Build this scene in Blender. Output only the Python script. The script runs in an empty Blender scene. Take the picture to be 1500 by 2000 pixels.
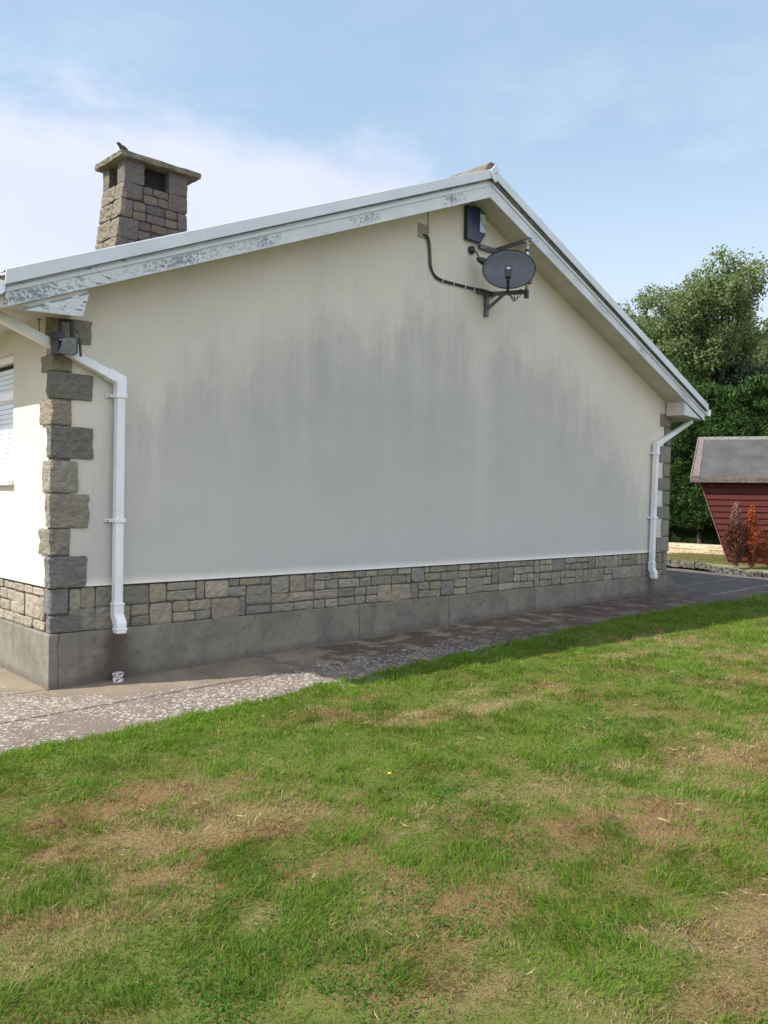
import bpy, bmesh, math, random
import numpy as np
from mathutils import Vector, Matrix, Euler
random.seed(7); RNG = np.random.default_rng(11)
S = bpy.context.scene
COL = S.collection
R_ = math.radians

# ------------------------------------------------------------------ camera
CAMP = Vector((-2.4828, -6.2216, 1.45))
cam_d = bpy.data.cameras.new("camera"); cam = bpy.data.objects.new("camera", cam_d); COL.objects.link(cam)
cam_d.sensor_fit = 'VERTICAL'; cam_d.sensor_height = 24.0; cam_d.lens = 24.0 * 1647.0428 / 2000.0
cam_d.clip_start = 0.05; cam_d.clip_end = 2000
rx = Vector((0.72820174, -0.68516026, 0.01666256))
fz = Vector((0.68535968, 0.72805695, -0.01466915))
dn = Vector((0.00208058, -0.02210194, -0.99975356))
m = Matrix((( rx.x, -dn.x, -fz.x, CAMP.x), (rx.y, -dn.y, -fz.y, CAMP.y), (rx.z, -dn.z, -fz.z, CAMP.z), (0, 0, 0, 1)))
cam.matrix_world = m
S.camera = cam

# ------------------------------------------------------------------ light
SUN_EL = R_(46.8)
SUN_DIR = Vector((-math.cos(R_(22.5)), math.sin(R_(22.5)), 0))          # horizontal direction to the sun
sun_d = bpy.data.lights.new("sun", 'SUN'); sun = bpy.data.objects.new("sun", sun_d); COL.objects.link(sun)
sun_d.energy = 4.0; sun_d.angle = R_(0.53); sun_d.color = (1.0, 0.94, 0.85)
tosun = Vector((SUN_DIR.x * math.cos(SUN_EL), SUN_DIR.y * math.cos(SUN_EL), math.sin(SUN_EL)))
sun.rotation_euler = tosun.to_track_quat('Z', 'Y').to_euler()
S.view_settings.view_transform = 'Standard'; S.view_settings.look = 'None'
S.view_settings.exposure = 0.88; S.view_settings.gamma = 1.0

# ------------------------------------------------------------------ node helpers
class NT:
    def __init__(s, nt): s.nt = nt
    def n(s, typ, **kw):
        nd = s.nt.nodes.new(typ)
        for k, v in kw.items(): setattr(nd, k, v)
        return nd
    def set(s, sock, v):
        if v is None: return
        if isinstance(v, bpy.types.NodeSocket): s.nt.links.new(v, sock)
        else:
            if isinstance(v, (tuple, list)) and len(v) == 3 and sock.type == 'RGBA': v = (*v, 1)
            sock.default_value = v
    def math(s, op, a, b=None, c=None, clamp=False):
        nd = s.n('ShaderNodeMath', operation=op, use_clamp=clamp)
        s.set(nd.inputs[0], a); s.set(nd.inputs[1], b)
        if c is not None: s.set(nd.inputs[2], c)
        return nd.outputs[0]
    def mix(s, f, a, b, mode='MIX'):
        nd = s.n('ShaderNodeMix', data_type='RGBA', blend_type=mode)
        s.set(nd.inputs[0], f); s.set(nd.inputs[6], a); s.set(nd.inputs[7], b)
        return nd.outputs[2]
    def coords(s): return s.n('ShaderNodeTexCoord').outputs['Object']
    def mapping(s, v, scale=(1, 1, 1), loc=(0, 0, 0), rot=(0, 0, 0)):
        nd = s.n('ShaderNodeMapping'); s.set(nd.inputs[0], v)
        nd.inputs['Scale'].default_value = scale; nd.inputs['Location'].default_value = loc; nd.inputs['Rotation'].default_value = rot
        return nd.outputs[0]
    def noise(s, v, scale=5, detail=4, rough=.55, dist=0):
        nd = s.n('ShaderNodeTexNoise'); s.set(nd.inputs['Vector'], v)
        nd.inputs['Scale'].default_value = scale; nd.inputs['Detail'].default_value = detail
        nd.inputs['Roughness'].default_value = rough; nd.inputs['Distortion'].default_value = dist
        return nd.outputs[0]
    def vor(s, v, scale=5, feature='F1'):
        nd = s.n('ShaderNodeTexVoronoi', feature=feature); s.set(nd.inputs['Vector'], v); nd.inputs['Scale'].default_value = scale
        return nd.outputs[0]
    def ss(s, x, lo, hi):                       # smoothstep to 0..1
        nd = s.n('ShaderNodeMapRange', interpolation_type='SMOOTHSTEP'); s.set(nd.inputs[0], x)
        s.set(nd.inputs[1], lo); s.set(nd.inputs[2], hi); return nd.outputs[0]
    def xyz(s, v):
        nd = s.n('ShaderNodeSeparateXYZ'); s.set(nd.inputs[0], v); return nd.outputs
    def ramp(s, x, pts):
        nd = s.n('ShaderNodeValToRGB'); s.set(nd.inputs[0], x); r = nd.color_ramp
        while len(r.elements) < len(pts): r.elements.new(.5)
        for e, (p, c) in zip(r.elements, pts):
            e.position = p; e.color = (c, c, c, 1) if not isinstance(c, tuple) else (*c, 1)
        return nd.outputs[0]
    def bump(s, h, strength=.3, dist=.01):
        nd = s.n('ShaderNodeBump'); s.set(nd.inputs['Height'], h)
        nd.inputs['Strength'].default_value = strength; nd.inputs['Distance'].default_value = dist
        return nd.outputs[0]

def new_mat(name):
    mt = bpy.data.materials.new(name); mt.use_nodes = True
    nt = NT(mt.node_tree); b = mt.node_tree.nodes['Principled BSDF']
    return mt, nt, b

def simple(name, c1, c2=None, scale=20, rough=.6, metal=0, bump=0, bscale=None, lo=.35, hi=.65, spec=.5, bdist=.005):
    mt, nt, b = new_mat(name)
    v = nt.coords()
    if c2 is None: c2 = tuple(x * .8 for x in c1)
    n = nt.noise(v, scale, 5, .6)
    nt.set(b.inputs['Base Color'], nt.mix(nt.ss(n, lo, hi), c1, c2))
    b.inputs['Roughness'].default_value = rough; b.inputs['Metallic'].default_value = metal
    b.inputs['Specular IOR Level'].default_value = spec
    if bump: nt.set(b.inputs['Normal'], nt.bump(nt.noise(v, bscale or scale * 4, 6, .65), bump, bdist))
    return mt

# ------------------------------------------------------------------ world
W = bpy.data.worlds.new("World"); S.world = W; W.use_nodes = True
wn = NT(W.node_tree); bg = W.node_tree.nodes['Background']
sky = wn.n('ShaderNodeTexSky', sky_type='NISHITA'); sky.sun_disc = False
sky.sun_elevation = SUN_EL; sky.sun_rotation = math.atan2(tosun.x, tosun.y)
sky.air_density = 1.0; sky.dust_density = 2.0; sky.ozone_density = 1.2
wv = wn.n('ShaderNodeTexCoord').outputs['Generated']
sx = wn.xyz(wv)
lft = wn.math('ADD', wn.math('MULTIPLY', sx[0], -.728), wn.math('MULTIPLY', sx[1], .685))   # west-ness
el = sx[2]
n1 = wn.noise(wn.mapping(wv, (1, 1, 1.5), (.37, .1, .2)), 2.6, 7, .56, .3)
n2 = wn.noise(wn.mapping(wv, (1, 1, 2.5), (3.1, .4, .9)), 5.0, 6, .62, .2)
# cumulus bank to the west, up to about 25 degrees, thin veil elsewhere
top = wn.math('SUBTRACT', wn.math('ADD', .375, wn.math('MULTIPLY', lft, .0)), el)
wst = wn.math('ADD', wn.math('MULTIPLY', lft, .9), .05)
bank = wn.math('MINIMUM', top, wst)
bank = wn.math('ADD', bank, wn.math('MULTIPLY', wn.math('SUBTRACT', n1, .5), .20))
bank = wn.math('ADD', bank, wn.math('MULTIPLY', wn.math('SUBTRACT', n2, .5), .13))
bankm = wn.ss(bank, -.035, .045)
veil = wn.math('MULTIPLY', wn.ss(n2, .38, .75), wn.ss(el, .75, .1))
low = wn.ss(el, .44, .12)
hz = wn.math('MAXIMUM', wn.math('MULTIPLY', veil, .55), wn.math('MULTIPLY', low, .82))
skyc = wn.mix(.42, sky.outputs[0], (4.8, 6.6, 8.4))
skyc = wn.mix(hz, skyc, (5.4, 6.1, 7.1))
cl = wn.mix(wn.ss(wn.noise(wn.mapping(wv, (1, 1, 2)), 3.4, 5, .5), .35, .7), (5.7, 5.95, 6.8), (5.2, 5.45, 6.4))
skyc = wn.mix(wn.math('MULTIPLY', bankm, .88), skyc, cl)
bk = wn.math('SUBTRACT', wn.math('MULTIPLY', sx[0], -.35), sx[1])  # bright cloud added out of view behind the camera to lift shaded walls
bk = wn.math('ADD', bk, wn.math('MULTIPLY', wn.math('SUBTRACT', n1, .5), .9))
bkm = wn.math('MULTIPLY', wn.ss(bk, .02, .34), wn.ss(el, -.02, .06))
skyc = wn.mix(wn.math('MULTIPLY', bkm, .92), skyc, wn.mix(wn.ss(n2, .35, .65), (9.6, 10.2, 11.7), (7.0, 7.7, 9.4)))
wn.set(bg.inputs[0], skyc); bg.inputs[1].default_value = 0.085

# ------------------------------------------------------------------ object helpers
def link(o, parent=None):
    COL.objects.link(o)
    if parent is not None: o.parent = parent
    return o
def tag(o, label=None, cat=None, group=None, kind=None):
    if label: o['label'] = label
    if cat: o['category'] = cat
    if group: o['group'] = group
    if kind: o['kind'] = kind
    return o
def empty(name, loc, label, cat, group=None, rz=0):
    o = bpy.data.objects.new(name, None); o.location = loc; o.rotation_euler = (0, 0, rz); o.empty_display_size = .2
    link(o); bpy.context.view_layer.update()
    return tag(o, label, cat, group)
def finish(name, bm, mat, parent=None, smooth=False, bevel=0, seg=2, world=True, autos=None):
    """bm in world coordinates if the parent is a plain translated Empty"""
    bmesh.ops.recalc_face_normals(bm, faces=bm.faces[:])
    if bevel:
        es = [e for e in bm.edges if len(e.link_faces) == 2 and e.calc_face_angle(0) > .5]
        bmesh.ops.bevel(bm, geom=es, offset=bevel, segments=seg, affect='EDGES', profile=.5, clamp_overlap=True)
    me = bpy.data.meshes.new(name); bm.normal_update(); bm.to_mesh(me); bm.free()
    me.materials.append(mat)
    o = bpy.data.objects.new(name, me); link(o, parent)
    if parent is not None and world:
        mw = parent.matrix_world if parent.type == 'EMPTY' else root_of(parent).matrix_world
        me.transform(mw.inverted())
    if smooth: me.shade_smooth()
    return o
def root_of(o):
    while o.parent: o = o.parent
    return o
def B(): return bmesh.new()
def box(bm, lo, hi, M=None):
    vs = [bm.verts.new((x, y, z)) for x in (lo[0], hi[0]) for y in (lo[1], hi[1]) for z in (lo[2], hi[2])]
    for f in ((0, 1, 3, 2), (4, 6, 7, 5), (0, 4, 5, 1), (2, 3, 7, 6), (0, 2, 6, 4), (1, 5, 7, 3)):
        bm.faces.new([vs[i] for i in f])
    if M is not None:
        for v in vs: v.co = M @ v.co
    return vs
def prism(bm, pts, y0, y1, axis=1):
    """polygon in the two other axes, extruded along axis"""
    def mk(p, t):
        if axis == 1: return (p[0], t, p[1])
        if axis == 0: return (t, p[0], p[1])
        return (p[0], p[1], t)
    a = [bm.verts.new(mk(p, y0)) for p in pts]; b = [bm.verts.new(mk(p, y1)) for p in pts]
    n = len(pts); fs = [bm.faces.new(a), bm.faces.new(b[::-1])]
    for i in range(n): fs.append(bm.faces.new([a[i], b[i], b[(i + 1) % n], a[(i + 1) % n]]))
    bmesh.ops.recalc_face_normals(bm, faces=fs)
def sweep(bm, pts, prof, up=Vector((0, 0, 1)), closed_prof=True, caps=True):
    """sweep 2D profile (a: side, b: up) along points with mitred corners"""
    pts = [Vector(p) for p in pts]; rings = []
    side0 = None
    for i, p in enumerate(pts):
        if i == 0: d = (pts[1] - p).normalized(); nrm = d
        elif i == len(pts) - 1: d = (p - pts[i - 1]).normalized(); nrm = d
        else:
            d1 = (p - pts[i - 1]).normalized(); d2 = (pts[i + 1] - p).normalized(); nrm = (d1 + d2).normalized(); d = d1
        if i == 0:
            u = up if abs(d.dot(up)) < .95 else Vector((0, 1, 0))
            side0 = d.cross(u).normalized(); upv = side0.cross(d).normalized()
            ring = [p + side0 * a + upv * b for a, b in prof]
        else:
            dd = (p - pts[i - 1]).normalized()
            ring = []
            for q in rings[-1]:
                t = (p - q.co).dot(nrm) / dd.dot(nrm); ring.append(q.co + dd * t)
        rings.append([bm.verts.new(c) for c in ring])
    n = len(prof); fs = []
    for i in range(len(rings) - 1):
        for j in range(n if closed_prof else n - 1):
            fs.append(bm.faces.new([rings[i][j], rings[i][(j + 1) % n], rings[i + 1][(j + 1) % n], rings[i + 1][j]]))
    if caps and closed_prof:
        fs.append(bm.faces.new(rings[0][::-1])); fs.append(bm.faces.new(rings[-1]))
    bmesh.ops.recalc_face_normals(bm, faces=fs)
def circ(r, n=10): return [(r * math.cos(2 * math.pi * i / n), r * math.sin(2 * math.pi * i / n)) for i in range(n)]
def sq(a, b=None):
    b = b or a; return [(-a / 2, -b / 2), (a / 2, -b / 2), (a / 2, b / 2), (-a / 2, b / 2)]
def tube(bm, pts, radii, n=7):
    pts = [Vector(p) for p in pts]; rings = []
    if not hasattr(radii, '__len__'): radii = [radii] * len(pts)
    ref = Vector((.31, .77, .2))
    for i, p in enumerate(pts):
        d = (pts[min(i + 1, len(pts) - 1)] - pts[max(i - 1, 0)]).normalized()
        if abs(d.dot(ref)) > .97: ref = Vector((1, 0, .1))
        s = d.cross(ref).normalized(); t = s.cross(d).normalized()
        rings.append([bm.verts.new(p + (s * math.cos(a) + t * math.sin(a)) * radii[i]) for a in [2 * math.pi * k / n for k in range(n)]])
    for i in range(len(rings) - 1):
        for j in range(n): bm.faces.new([rings[i][j], rings[i][(j + 1) % n], rings[i + 1][(j + 1) % n], rings[i + 1][j]])
    bm.faces.new(rings[0][::-1]); bm.faces.new(rings[-1])
def spline(pts, k=6):
    P = [Vector(p) for p in pts]; P = [P[0] * 2 - P[1]] + P + [P[-1] * 2 - P[-2]]; out = []
    for i in range(1, len(P) - 2):
        for j in range(k):
            t = j / k
            out.append(.5 * ((2 * P[i]) + (-P[i - 1] + P[i + 1]) * t + (2 * P[i - 1] - 5 * P[i] + 4 * P[i + 1] - P[i + 2]) * t * t + (-P[i - 1] + 3 * P[i] - 3 * P[i + 1] + P[i + 2]) * t ** 3))
    out.append(P[-2]); return out

# numpy value noise -------------------------------------------------
_tab = RNG.random((256, 256))
def vnoise(x, y):
    x = np.asarray(x, float); y = np.asarray(y, float)
    xi = np.floor(x).astype(int); yi = np.floor(y).astype(int); fx = x - xi; fy = y - yi
    fx = fx * fx * (3 - 2 * fx); fy = fy * fy * (3 - 2 * fy)
    g = lambda a, b: _tab[a & 255, b & 255]
    return (g(xi, yi) * (1 - fx) + g(xi + 1, yi) * fx) * (1 - fy) + (g(xi, yi + 1) * (1 - fx) + g(xi + 1, yi + 1) * fx) * fy
def fbm(x, y, o=4, r=.5):
    s = 0; a = 1; t = 0
    for k in range(o): s = s + a * vnoise(x * 2 ** k + 17 * k, y * 2 ** k + 31 * k); t += a; a *= r
    return s / t
def sstep(x, a, b): t = np.clip((x - a) / (b - a), 0, 1); return t * t * (3 - 2 * t)
def gz(x, y): return .0187 * np.clip(x, -30, 11) + .02 * np.clip(y, -12, 1.5)
def np_mesh(name, verts, faces_list, mat, parent=None, cols=None, smooth=False):
    """faces_list: list of int arrays (n,k)"""
    me = bpy.data.meshes.new(name); nv = len(verts)
    me.vertices.add(nv); me.vertices.foreach_set('co', np.asarray(verts, np.float32).ravel())
    nl = sum(f.size for f in faces_list); nf = sum(len(f) for f in faces_list)
    me.loops.add(nl); me.polygons.add(nf)
    me.loops.foreach_set('vertex_index', np.concatenate([f.ravel() for f in faces_list]).astype(np.int32))
    st = []; o = 0
    for f in faces_list:
        st.append(o + np.arange(len(f)) * f.shape[1]); o += f.size
    me.polygons.foreach_set('loop_start', np.concatenate(st).astype(np.int32))
    me.update(calc_edges=True)
    if cols is not None:
        a = me.color_attributes.new('tone', 'FLOAT_COLOR', 'POINT')
        c = np.ones((nv, 4), np.float32); c[:, :3] = cols; a.data.foreach_set('color', c.ravel())
    me.materials.append(mat); me.validate()
    o = bpy.data.objects.new(name, me); link(o, parent)
    if parent is not None: me.transform(root_of(parent).matrix_world.inverted())
    me.shade_smooth() if smooth else me.shade_flat()
    return o

# ------------------------------------------------------------------ materials
def mat_render():
    mt, nt, b = new_mat('painted_render')
    v = nt.coords(); X = nt.xyz(v)
    # height of the upper edge of the algae film along the gable (x / 9.15)
    zb = nt.ramp(nt.math('DIVIDE', X[0], 9.15, clamp=True),
                 [(0, .24), (.065, .38), (.14, .56), (.20, .57), (.245, .62), (.29, .69), (.34, .66), (.42, .74), (.50, .715), (.525, .66), (.56, .73), (.63, .69), (.71, .64), (.80, .53), (.88, .42), (.95, .24), (1, .12)])
    zb = nt.math('MULTIPLY', zb, 5.0)
    vs = nt.mapping(v, (1, 1, .07))
    streak = nt.noise(vs, 4.6, 6, .66)
    fine = nt.noise(nt.mapping(v, (1, 1, .10)), 26, 4, .6)
    big = nt.noise(v, 1.1, 4, .55)
    edge = nt.math('ADD', nt.math('SUBTRACT', zb, X[2]), nt.math('MULTIPLY', nt.math('SUBTRACT', streak, .5), 1.15))
    edge = nt.math('ADD', edge, nt.math('MULTIPLY', nt.math('SUBTRACT', fine, .5), .55))
    edge = nt.math('ADD', edge, nt.math('MULTIPLY', nt.math('SUBTRACT', nt.noise(nt.mapping(v, (1, 1, .6)), 2.2, 7, .70), .5), 2.3))
    film = nt.ss(edge, -.25, .85)
    dens = nt.math('ADD', .40, nt.math('MULTIPLY', nt.ss(streak, .30, .70), .26))
    dens = nt.math('ADD', dens, nt.math('MULTIPLY', nt.ss(big, .35, .65), .24))
    dens = nt.math('MULTIPLY', dens, nt.math('ADD', .82, nt.math('MULTIPLY', fine, .36)))
    up = nt.math('ADD', .30, nt.math('MULTIPLY', nt.ss(X[2], .9, 2.4), .70))
    fsoft = nt.math('ADD', nt.math('MULTIPLY', nt.ss(edge, -1.9, .2), .45), nt.math('MULTIPLY', nt.ss(edge, -.4, 1.1), .55))
    film = nt.math('MULTIPLY', nt.math('MULTIPLY', film, dens), up)
    # two clean runs of wash below the bracket and the cable
    for x0, w, zt in ((4.90, .085, 3.5),):
        d = nt.math('ABSOLUTE', nt.math('SUBTRACT', nt.math('ADD', X[0], nt.math('MULTIPLY', nt.math('SUBTRACT', streak, .5), .12)), x0))
        film = nt.math('MULTIPLY', film, nt.math('SUBTRACT', 1, nt.math('MULTIPLY', nt.ss(d, w * 1.7, w * .5), .62)))
    gable = nt.ss(nt.n('ShaderNodeNewGeometry').outputs['Normal'] if False else X[1], .06, .02)
    film = nt.math('MULTIPLY', film, gable); fsoft = nt.math('MULTIPLY', fsoft, gable)
    foot = nt.ss(nt.math('ADD', X[2], nt.math('MULTIPLY', fine, .05)), .86, .79)
    film = nt.math('MULTIPLY', film, nt.math('SUBTRACT', 1, nt.math('MULTIPLY', foot, .7))); fsoft = nt.math('MULTIPLY', fsoft, nt.math('SUBTRACT', 1, foot))
    cream = nt.mix(nt.ss(nt.noise(v, 2.2, 5, .6), .3, .7), (.665, .615, .525), (.62, .57, .485))
    c = nt.mix(nt.math('MULTIPLY', foot, .6), cream, (.74, .73, .70))
    c = nt.mix(nt.math('MULTIPLY', fsoft, .80, clamp=True), c, (.495, .492, .475))
    grit = nt.math('ADD', .78, nt.math('MULTIPLY', nt.ss(nt.noise(nt.mapping(v, (1, 1, .35)), 75, 4, .7), .3, .7), .44))
    c = nt.mix(nt.math('MULTIPLY', nt.math('MULTIPLY', film, grit), .54, clamp=True), c, (.27, .27, .26))
    # ochre tinge of dust under the verge, and specks
    sp = nt.ss(nt.vor(v, 30), .055, .02)
    c = nt.mix(nt.math('MULTIPLY', sp, nt.math('MULTIPLY', nt.ss(nt.noise(v, 3, 2), .6, .75), .5)), c, (.22, .19, .15))
    c = nt.mix(nt.math('MULTIPLY', nt.ss(nt.noise(v, 95, 3, .75), .42, .68), .20), c, (.30, .29, .26))
    nt.set(b.inputs['Base Color'], c); b.inputs['Roughness'].default_value = .92; b.inputs['Specular IOR Level'].default_value = .2
    h = nt.math('ADD', nt.noise(v, 220, 3, .7), nt.math('MULTIPLY', nt.noise(v, 9, 3, .5), .6))
    nt.set(b.inputs['Normal'], nt.bump(h, .6, .005))
    return mt
def mat_toned(name, rough=.9, s1=16, bump=.9, bd=.014, lich=0, spec=.25, var=.35, stain=(.10, .095, .085), s2=90):
    """colour comes from each stone's own tone"""
    mt, nt, b = new_mat(name); v = nt.coords()
    a = nt.n('ShaderNodeAttribute', attribute_name='tone').outputs['Color']
    n = nt.noise(v, s1, 6, .65); f = nt.noise(v, s2, 4, .7)
    c = nt.mix(nt.math('MULTIPLY', nt.ss(n, .35, .75), var), a, stain)
    c = nt.mix(nt.math('MULTIPLY', nt.ss(f, .45, .75), .35), c, nt.mix(1, a, (1.35, 1.33, 1.28), 'MULTIPLY'))
    if lich:
        l = nt.ss(nt.math('ADD', nt.noise(v, 11, 5, .65), nt.math('MULTIPLY', nt.noise(v, 60, 3, .6), .25)), .66, .74)
        c = nt.mix(nt.math('MULTIPLY', l, lich), c, (.30, .235, .09))
        l2 = nt.ss(nt.noise(nt.mapping(v, loc=(7, 3, 1)), 26, 4, .6), .62, .7)
        c = nt.mix(nt.math('MULTIPLY', l2, lich * .7), c, (.36, .36, .32))
    nt.set(b.inputs['Base Color'], c); b.inputs['Roughness'].default_value = rough; b.inputs['Specular IOR Level'].default_value = spec
    g3 = nt.noise(nt.mapping(v, (1, 1, 1.6)), s1 * 1.7, 4, .6, 1.6)
    nt.set(b.inputs['Normal'], nt.bump(nt.math('ADD', nt.math('ADD', n, nt.math('MULTIPLY', f, .4)), nt.math('MULTIPLY', g3, 1.3)), bump, bd))
    return mt
def mat_peel():
    """white paint, flaked and mildewed along the board"""
    mt, nt, b = new_mat('flaking_white_paint'); v = nt.coords(); X = nt.xyz(v)
    white = nt.mix(nt.ss(nt.noise(v, 4, 4, .6), .3, .7), (.60, .63, .64), (.50, .54, .56))
    # distance above the lower edge of the board (both slopes)
    xs = nt.math('MINIMUM', X[0], nt.math('SUBTRACT', 9.15, X[0]))
    hgt = nt.math('SUBTRACT', X[2], nt.math('ADD', 2.86, nt.math('MULTIPLY', xs, .408)))
    blot = nt.noise(nt.mapping(v, (1, 1, 1.0)), 42, 5, .65)
    region = nt.math('SUBTRACT', nt.noise(nt.mapping(v, (1, .1, 1)), 1.7, 3, .5), nt.math('MULTIPLY', nt.ss(X[0], 4.5, 4.7), .07))
    midd = nt.math('MULTIPLY', nt.ss(nt.math('ABSOLUTE', nt.math('SUBTRACT', hgt, .075)), .065, .015), nt.ss(region, .42, .58))
    mil = nt.math('MULTIPLY', nt.ss(nt.math('ADD', blot, nt.math('MULTIPLY', nt.math('SUBTRACT', region, .5), .5)), .47, .60), nt.math('ADD', .10, nt.math('MULTIPLY', midd, .85)))
    c = nt.mix(nt.math('MULTIPLY', mil, .9), white, (.13, .155, .18))
    near = nt.ss(X[0], 1.9, .2)
    flk = nt.noise(nt.mapping(v, (5.5, 5, 22), rot=(0, -R_(-20), 0)), 2.0, 5, .6, .7)
    fm = nt.ss(flk, .60, .62)
    fm = nt.math('MULTIPLY', fm, nt.math('ADD', .25, nt.math('MULTIPLY', near, .75)))
    fm = nt.math('MULTIPLY', fm, nt.ss(nt.math('ADD', nt.noise(v, 2.3, 2, .5), nt.math('MULTIPLY', near, .12)), .5, .58))
    c = nt.mix(fm, c, (.13, .155, .18))
    cr = nt.vor(nt.mapping(v, (3, 3, 5)), 7, 'DISTANCE_TO_EDGE')
    tail = nt.ss(hgt, .004, -.012)
    seam = nt.math('MULTIPLY', nt.ss(nt.math('ABSOLUTE', nt.math('ADD', nt.math('SUBTRACT', hgt, -.002), nt.math('MULTIPLY', nt.math('SUBTRACT', region, .5), .05))), .020, .011), nt.math('MULTIPLY', nt.ss(X[0], .30, .10), nt.ss(nt.noise(nt.mapping(v, (1, 1, .3)), 7, 2), .34, .42)))
    c = nt.mix(nt.math('MULTIPLY', seam, .85), c, (.12, .145, .17))
    ck = nt.math('MULTIPLY', nt.ss(nt.math('ADD', cr, nt.math('MULTIPLY', blot, .03)), .03, .018), nt.math('MULTIPLY', nt.math('MULTIPLY', tail, near), nt.ss(nt.noise(v, 8, 2), .40, .48)))
    c = nt.mix(nt.math('MULTIPLY', ck, .7), c, (.13, .15, .17))
    nt.set(b.inputs['Base Color'], c); b.inputs['Roughness'].default_value = .6
    nt.set(b.inputs['Normal'], nt.bump(nt.math('SUBTRACT', nt.math('MULTIPLY', blot, .3), nt.math('ADD', nt.math('ADD', fm, seam), ck)), .6, .004))
    return mt
def mat_plinth():
    mt, nt, b = new_mat('weathered_concrete'); v = nt.coords(); X = nt.xyz(v)
    n = nt.noise(v, 3.2, 7, .65); f = nt.noise(v, 70, 5, .7); st = nt.noise(nt.mapping(v, (1, 1, .15)), 7, 5, .65)
    c = nt.mix(nt.ss(n, .3, .7), (.225, .205, .165), (.15, .138, .114))
    c = nt.mix(nt.math('MULTIPLY', nt.ss(st, .5, .75), .55), c, (.105, .10, .088))
    c = nt.mix(nt.math('MULTIPLY', nt.ss(f, .5, .8), .5), c, (.33, .30, .25)); c = nt.mix(nt.math('MULTIPLY', nt.ss(nt.noise(v, 17, 6, .72), .50, .72), .6), c, (.085, .078, .06))
    # damp below each downpipe
    for x0, k in ((.50, .72), (8.63, .6)):
        d = nt.math('ABSOLUTE', nt.math('SUBTRACT', nt.math('ADD', X[0], nt.math('MULTIPLY', nt.math('SUBTRACT', n, .5), .25)), x0))
        wid = nt.math('ADD', .13, nt.math('MULTIPLY', nt.math('SUBTRACT', .4, X[2]), .32))
        dm = nt.math('MULTIPLY', nt.ss(nt.math('DIVIDE', d, wid), 1.3, .1), nt.ss(X[2], .40, .33))
        dm = nt.math('MULTIPLY', dm, nt.ss(nt.math('ABSOLUTE', X[1]), .5, .1))
        c = nt.mix(nt.math('MULTIPLY', dm, k), c, (.048, .032, .026))
    # hairline joints
    for x0, s in ((3.05, .5), (4.35, .35), (5.9, .5), (.055, 1.4)):
        d = nt.math('ABSOLUTE', nt.math('SUBTRACT', nt.math('ADD', X[0], nt.math('MULTIPLY', nt.math('SUBTRACT', nt.noise(v, 9, 3), .5), .03 * s * 2)), x0))
        c = nt.mix(nt.math('MULTIPLY', nt.ss(d, .006, .002), nt.math('MULTIPLY', nt.ss(nt.math('ABSOLUTE', X[1]), .5, .1), .75)), c, (.05, .045, .04))
    hole = nt.ss(nt.vor(v, 3.4), .022, .014)
    c = nt.mix(hole, c, (.02, .02, .02))
    # paler, cleaner film on top edge; green-black foot
    foot = nt.ss(nt.math('SUBTRACT', nt.math('SUBTRACT', X[2], nt.math('MULTIPLY', X[0], .0187)), nt.math('MULTIPLY', n, .08)), .06, -.02)
    c = nt.mix(nt.math('MULTIPLY', foot, .5), c, (.085, .075, .062))
    nt.set(b.inputs['Base Color'], c); b.inputs['Roughness'].default_value = .9; b.inputs['Specular IOR Level'].default_value = .25
    nt.set(b.inputs['Normal'], nt.bump(nt.math('ADD', nt.noise(v, 26, 7, .7), nt.math('MULTIPLY', f, .5)), .6, .008))
    return mt
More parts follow.
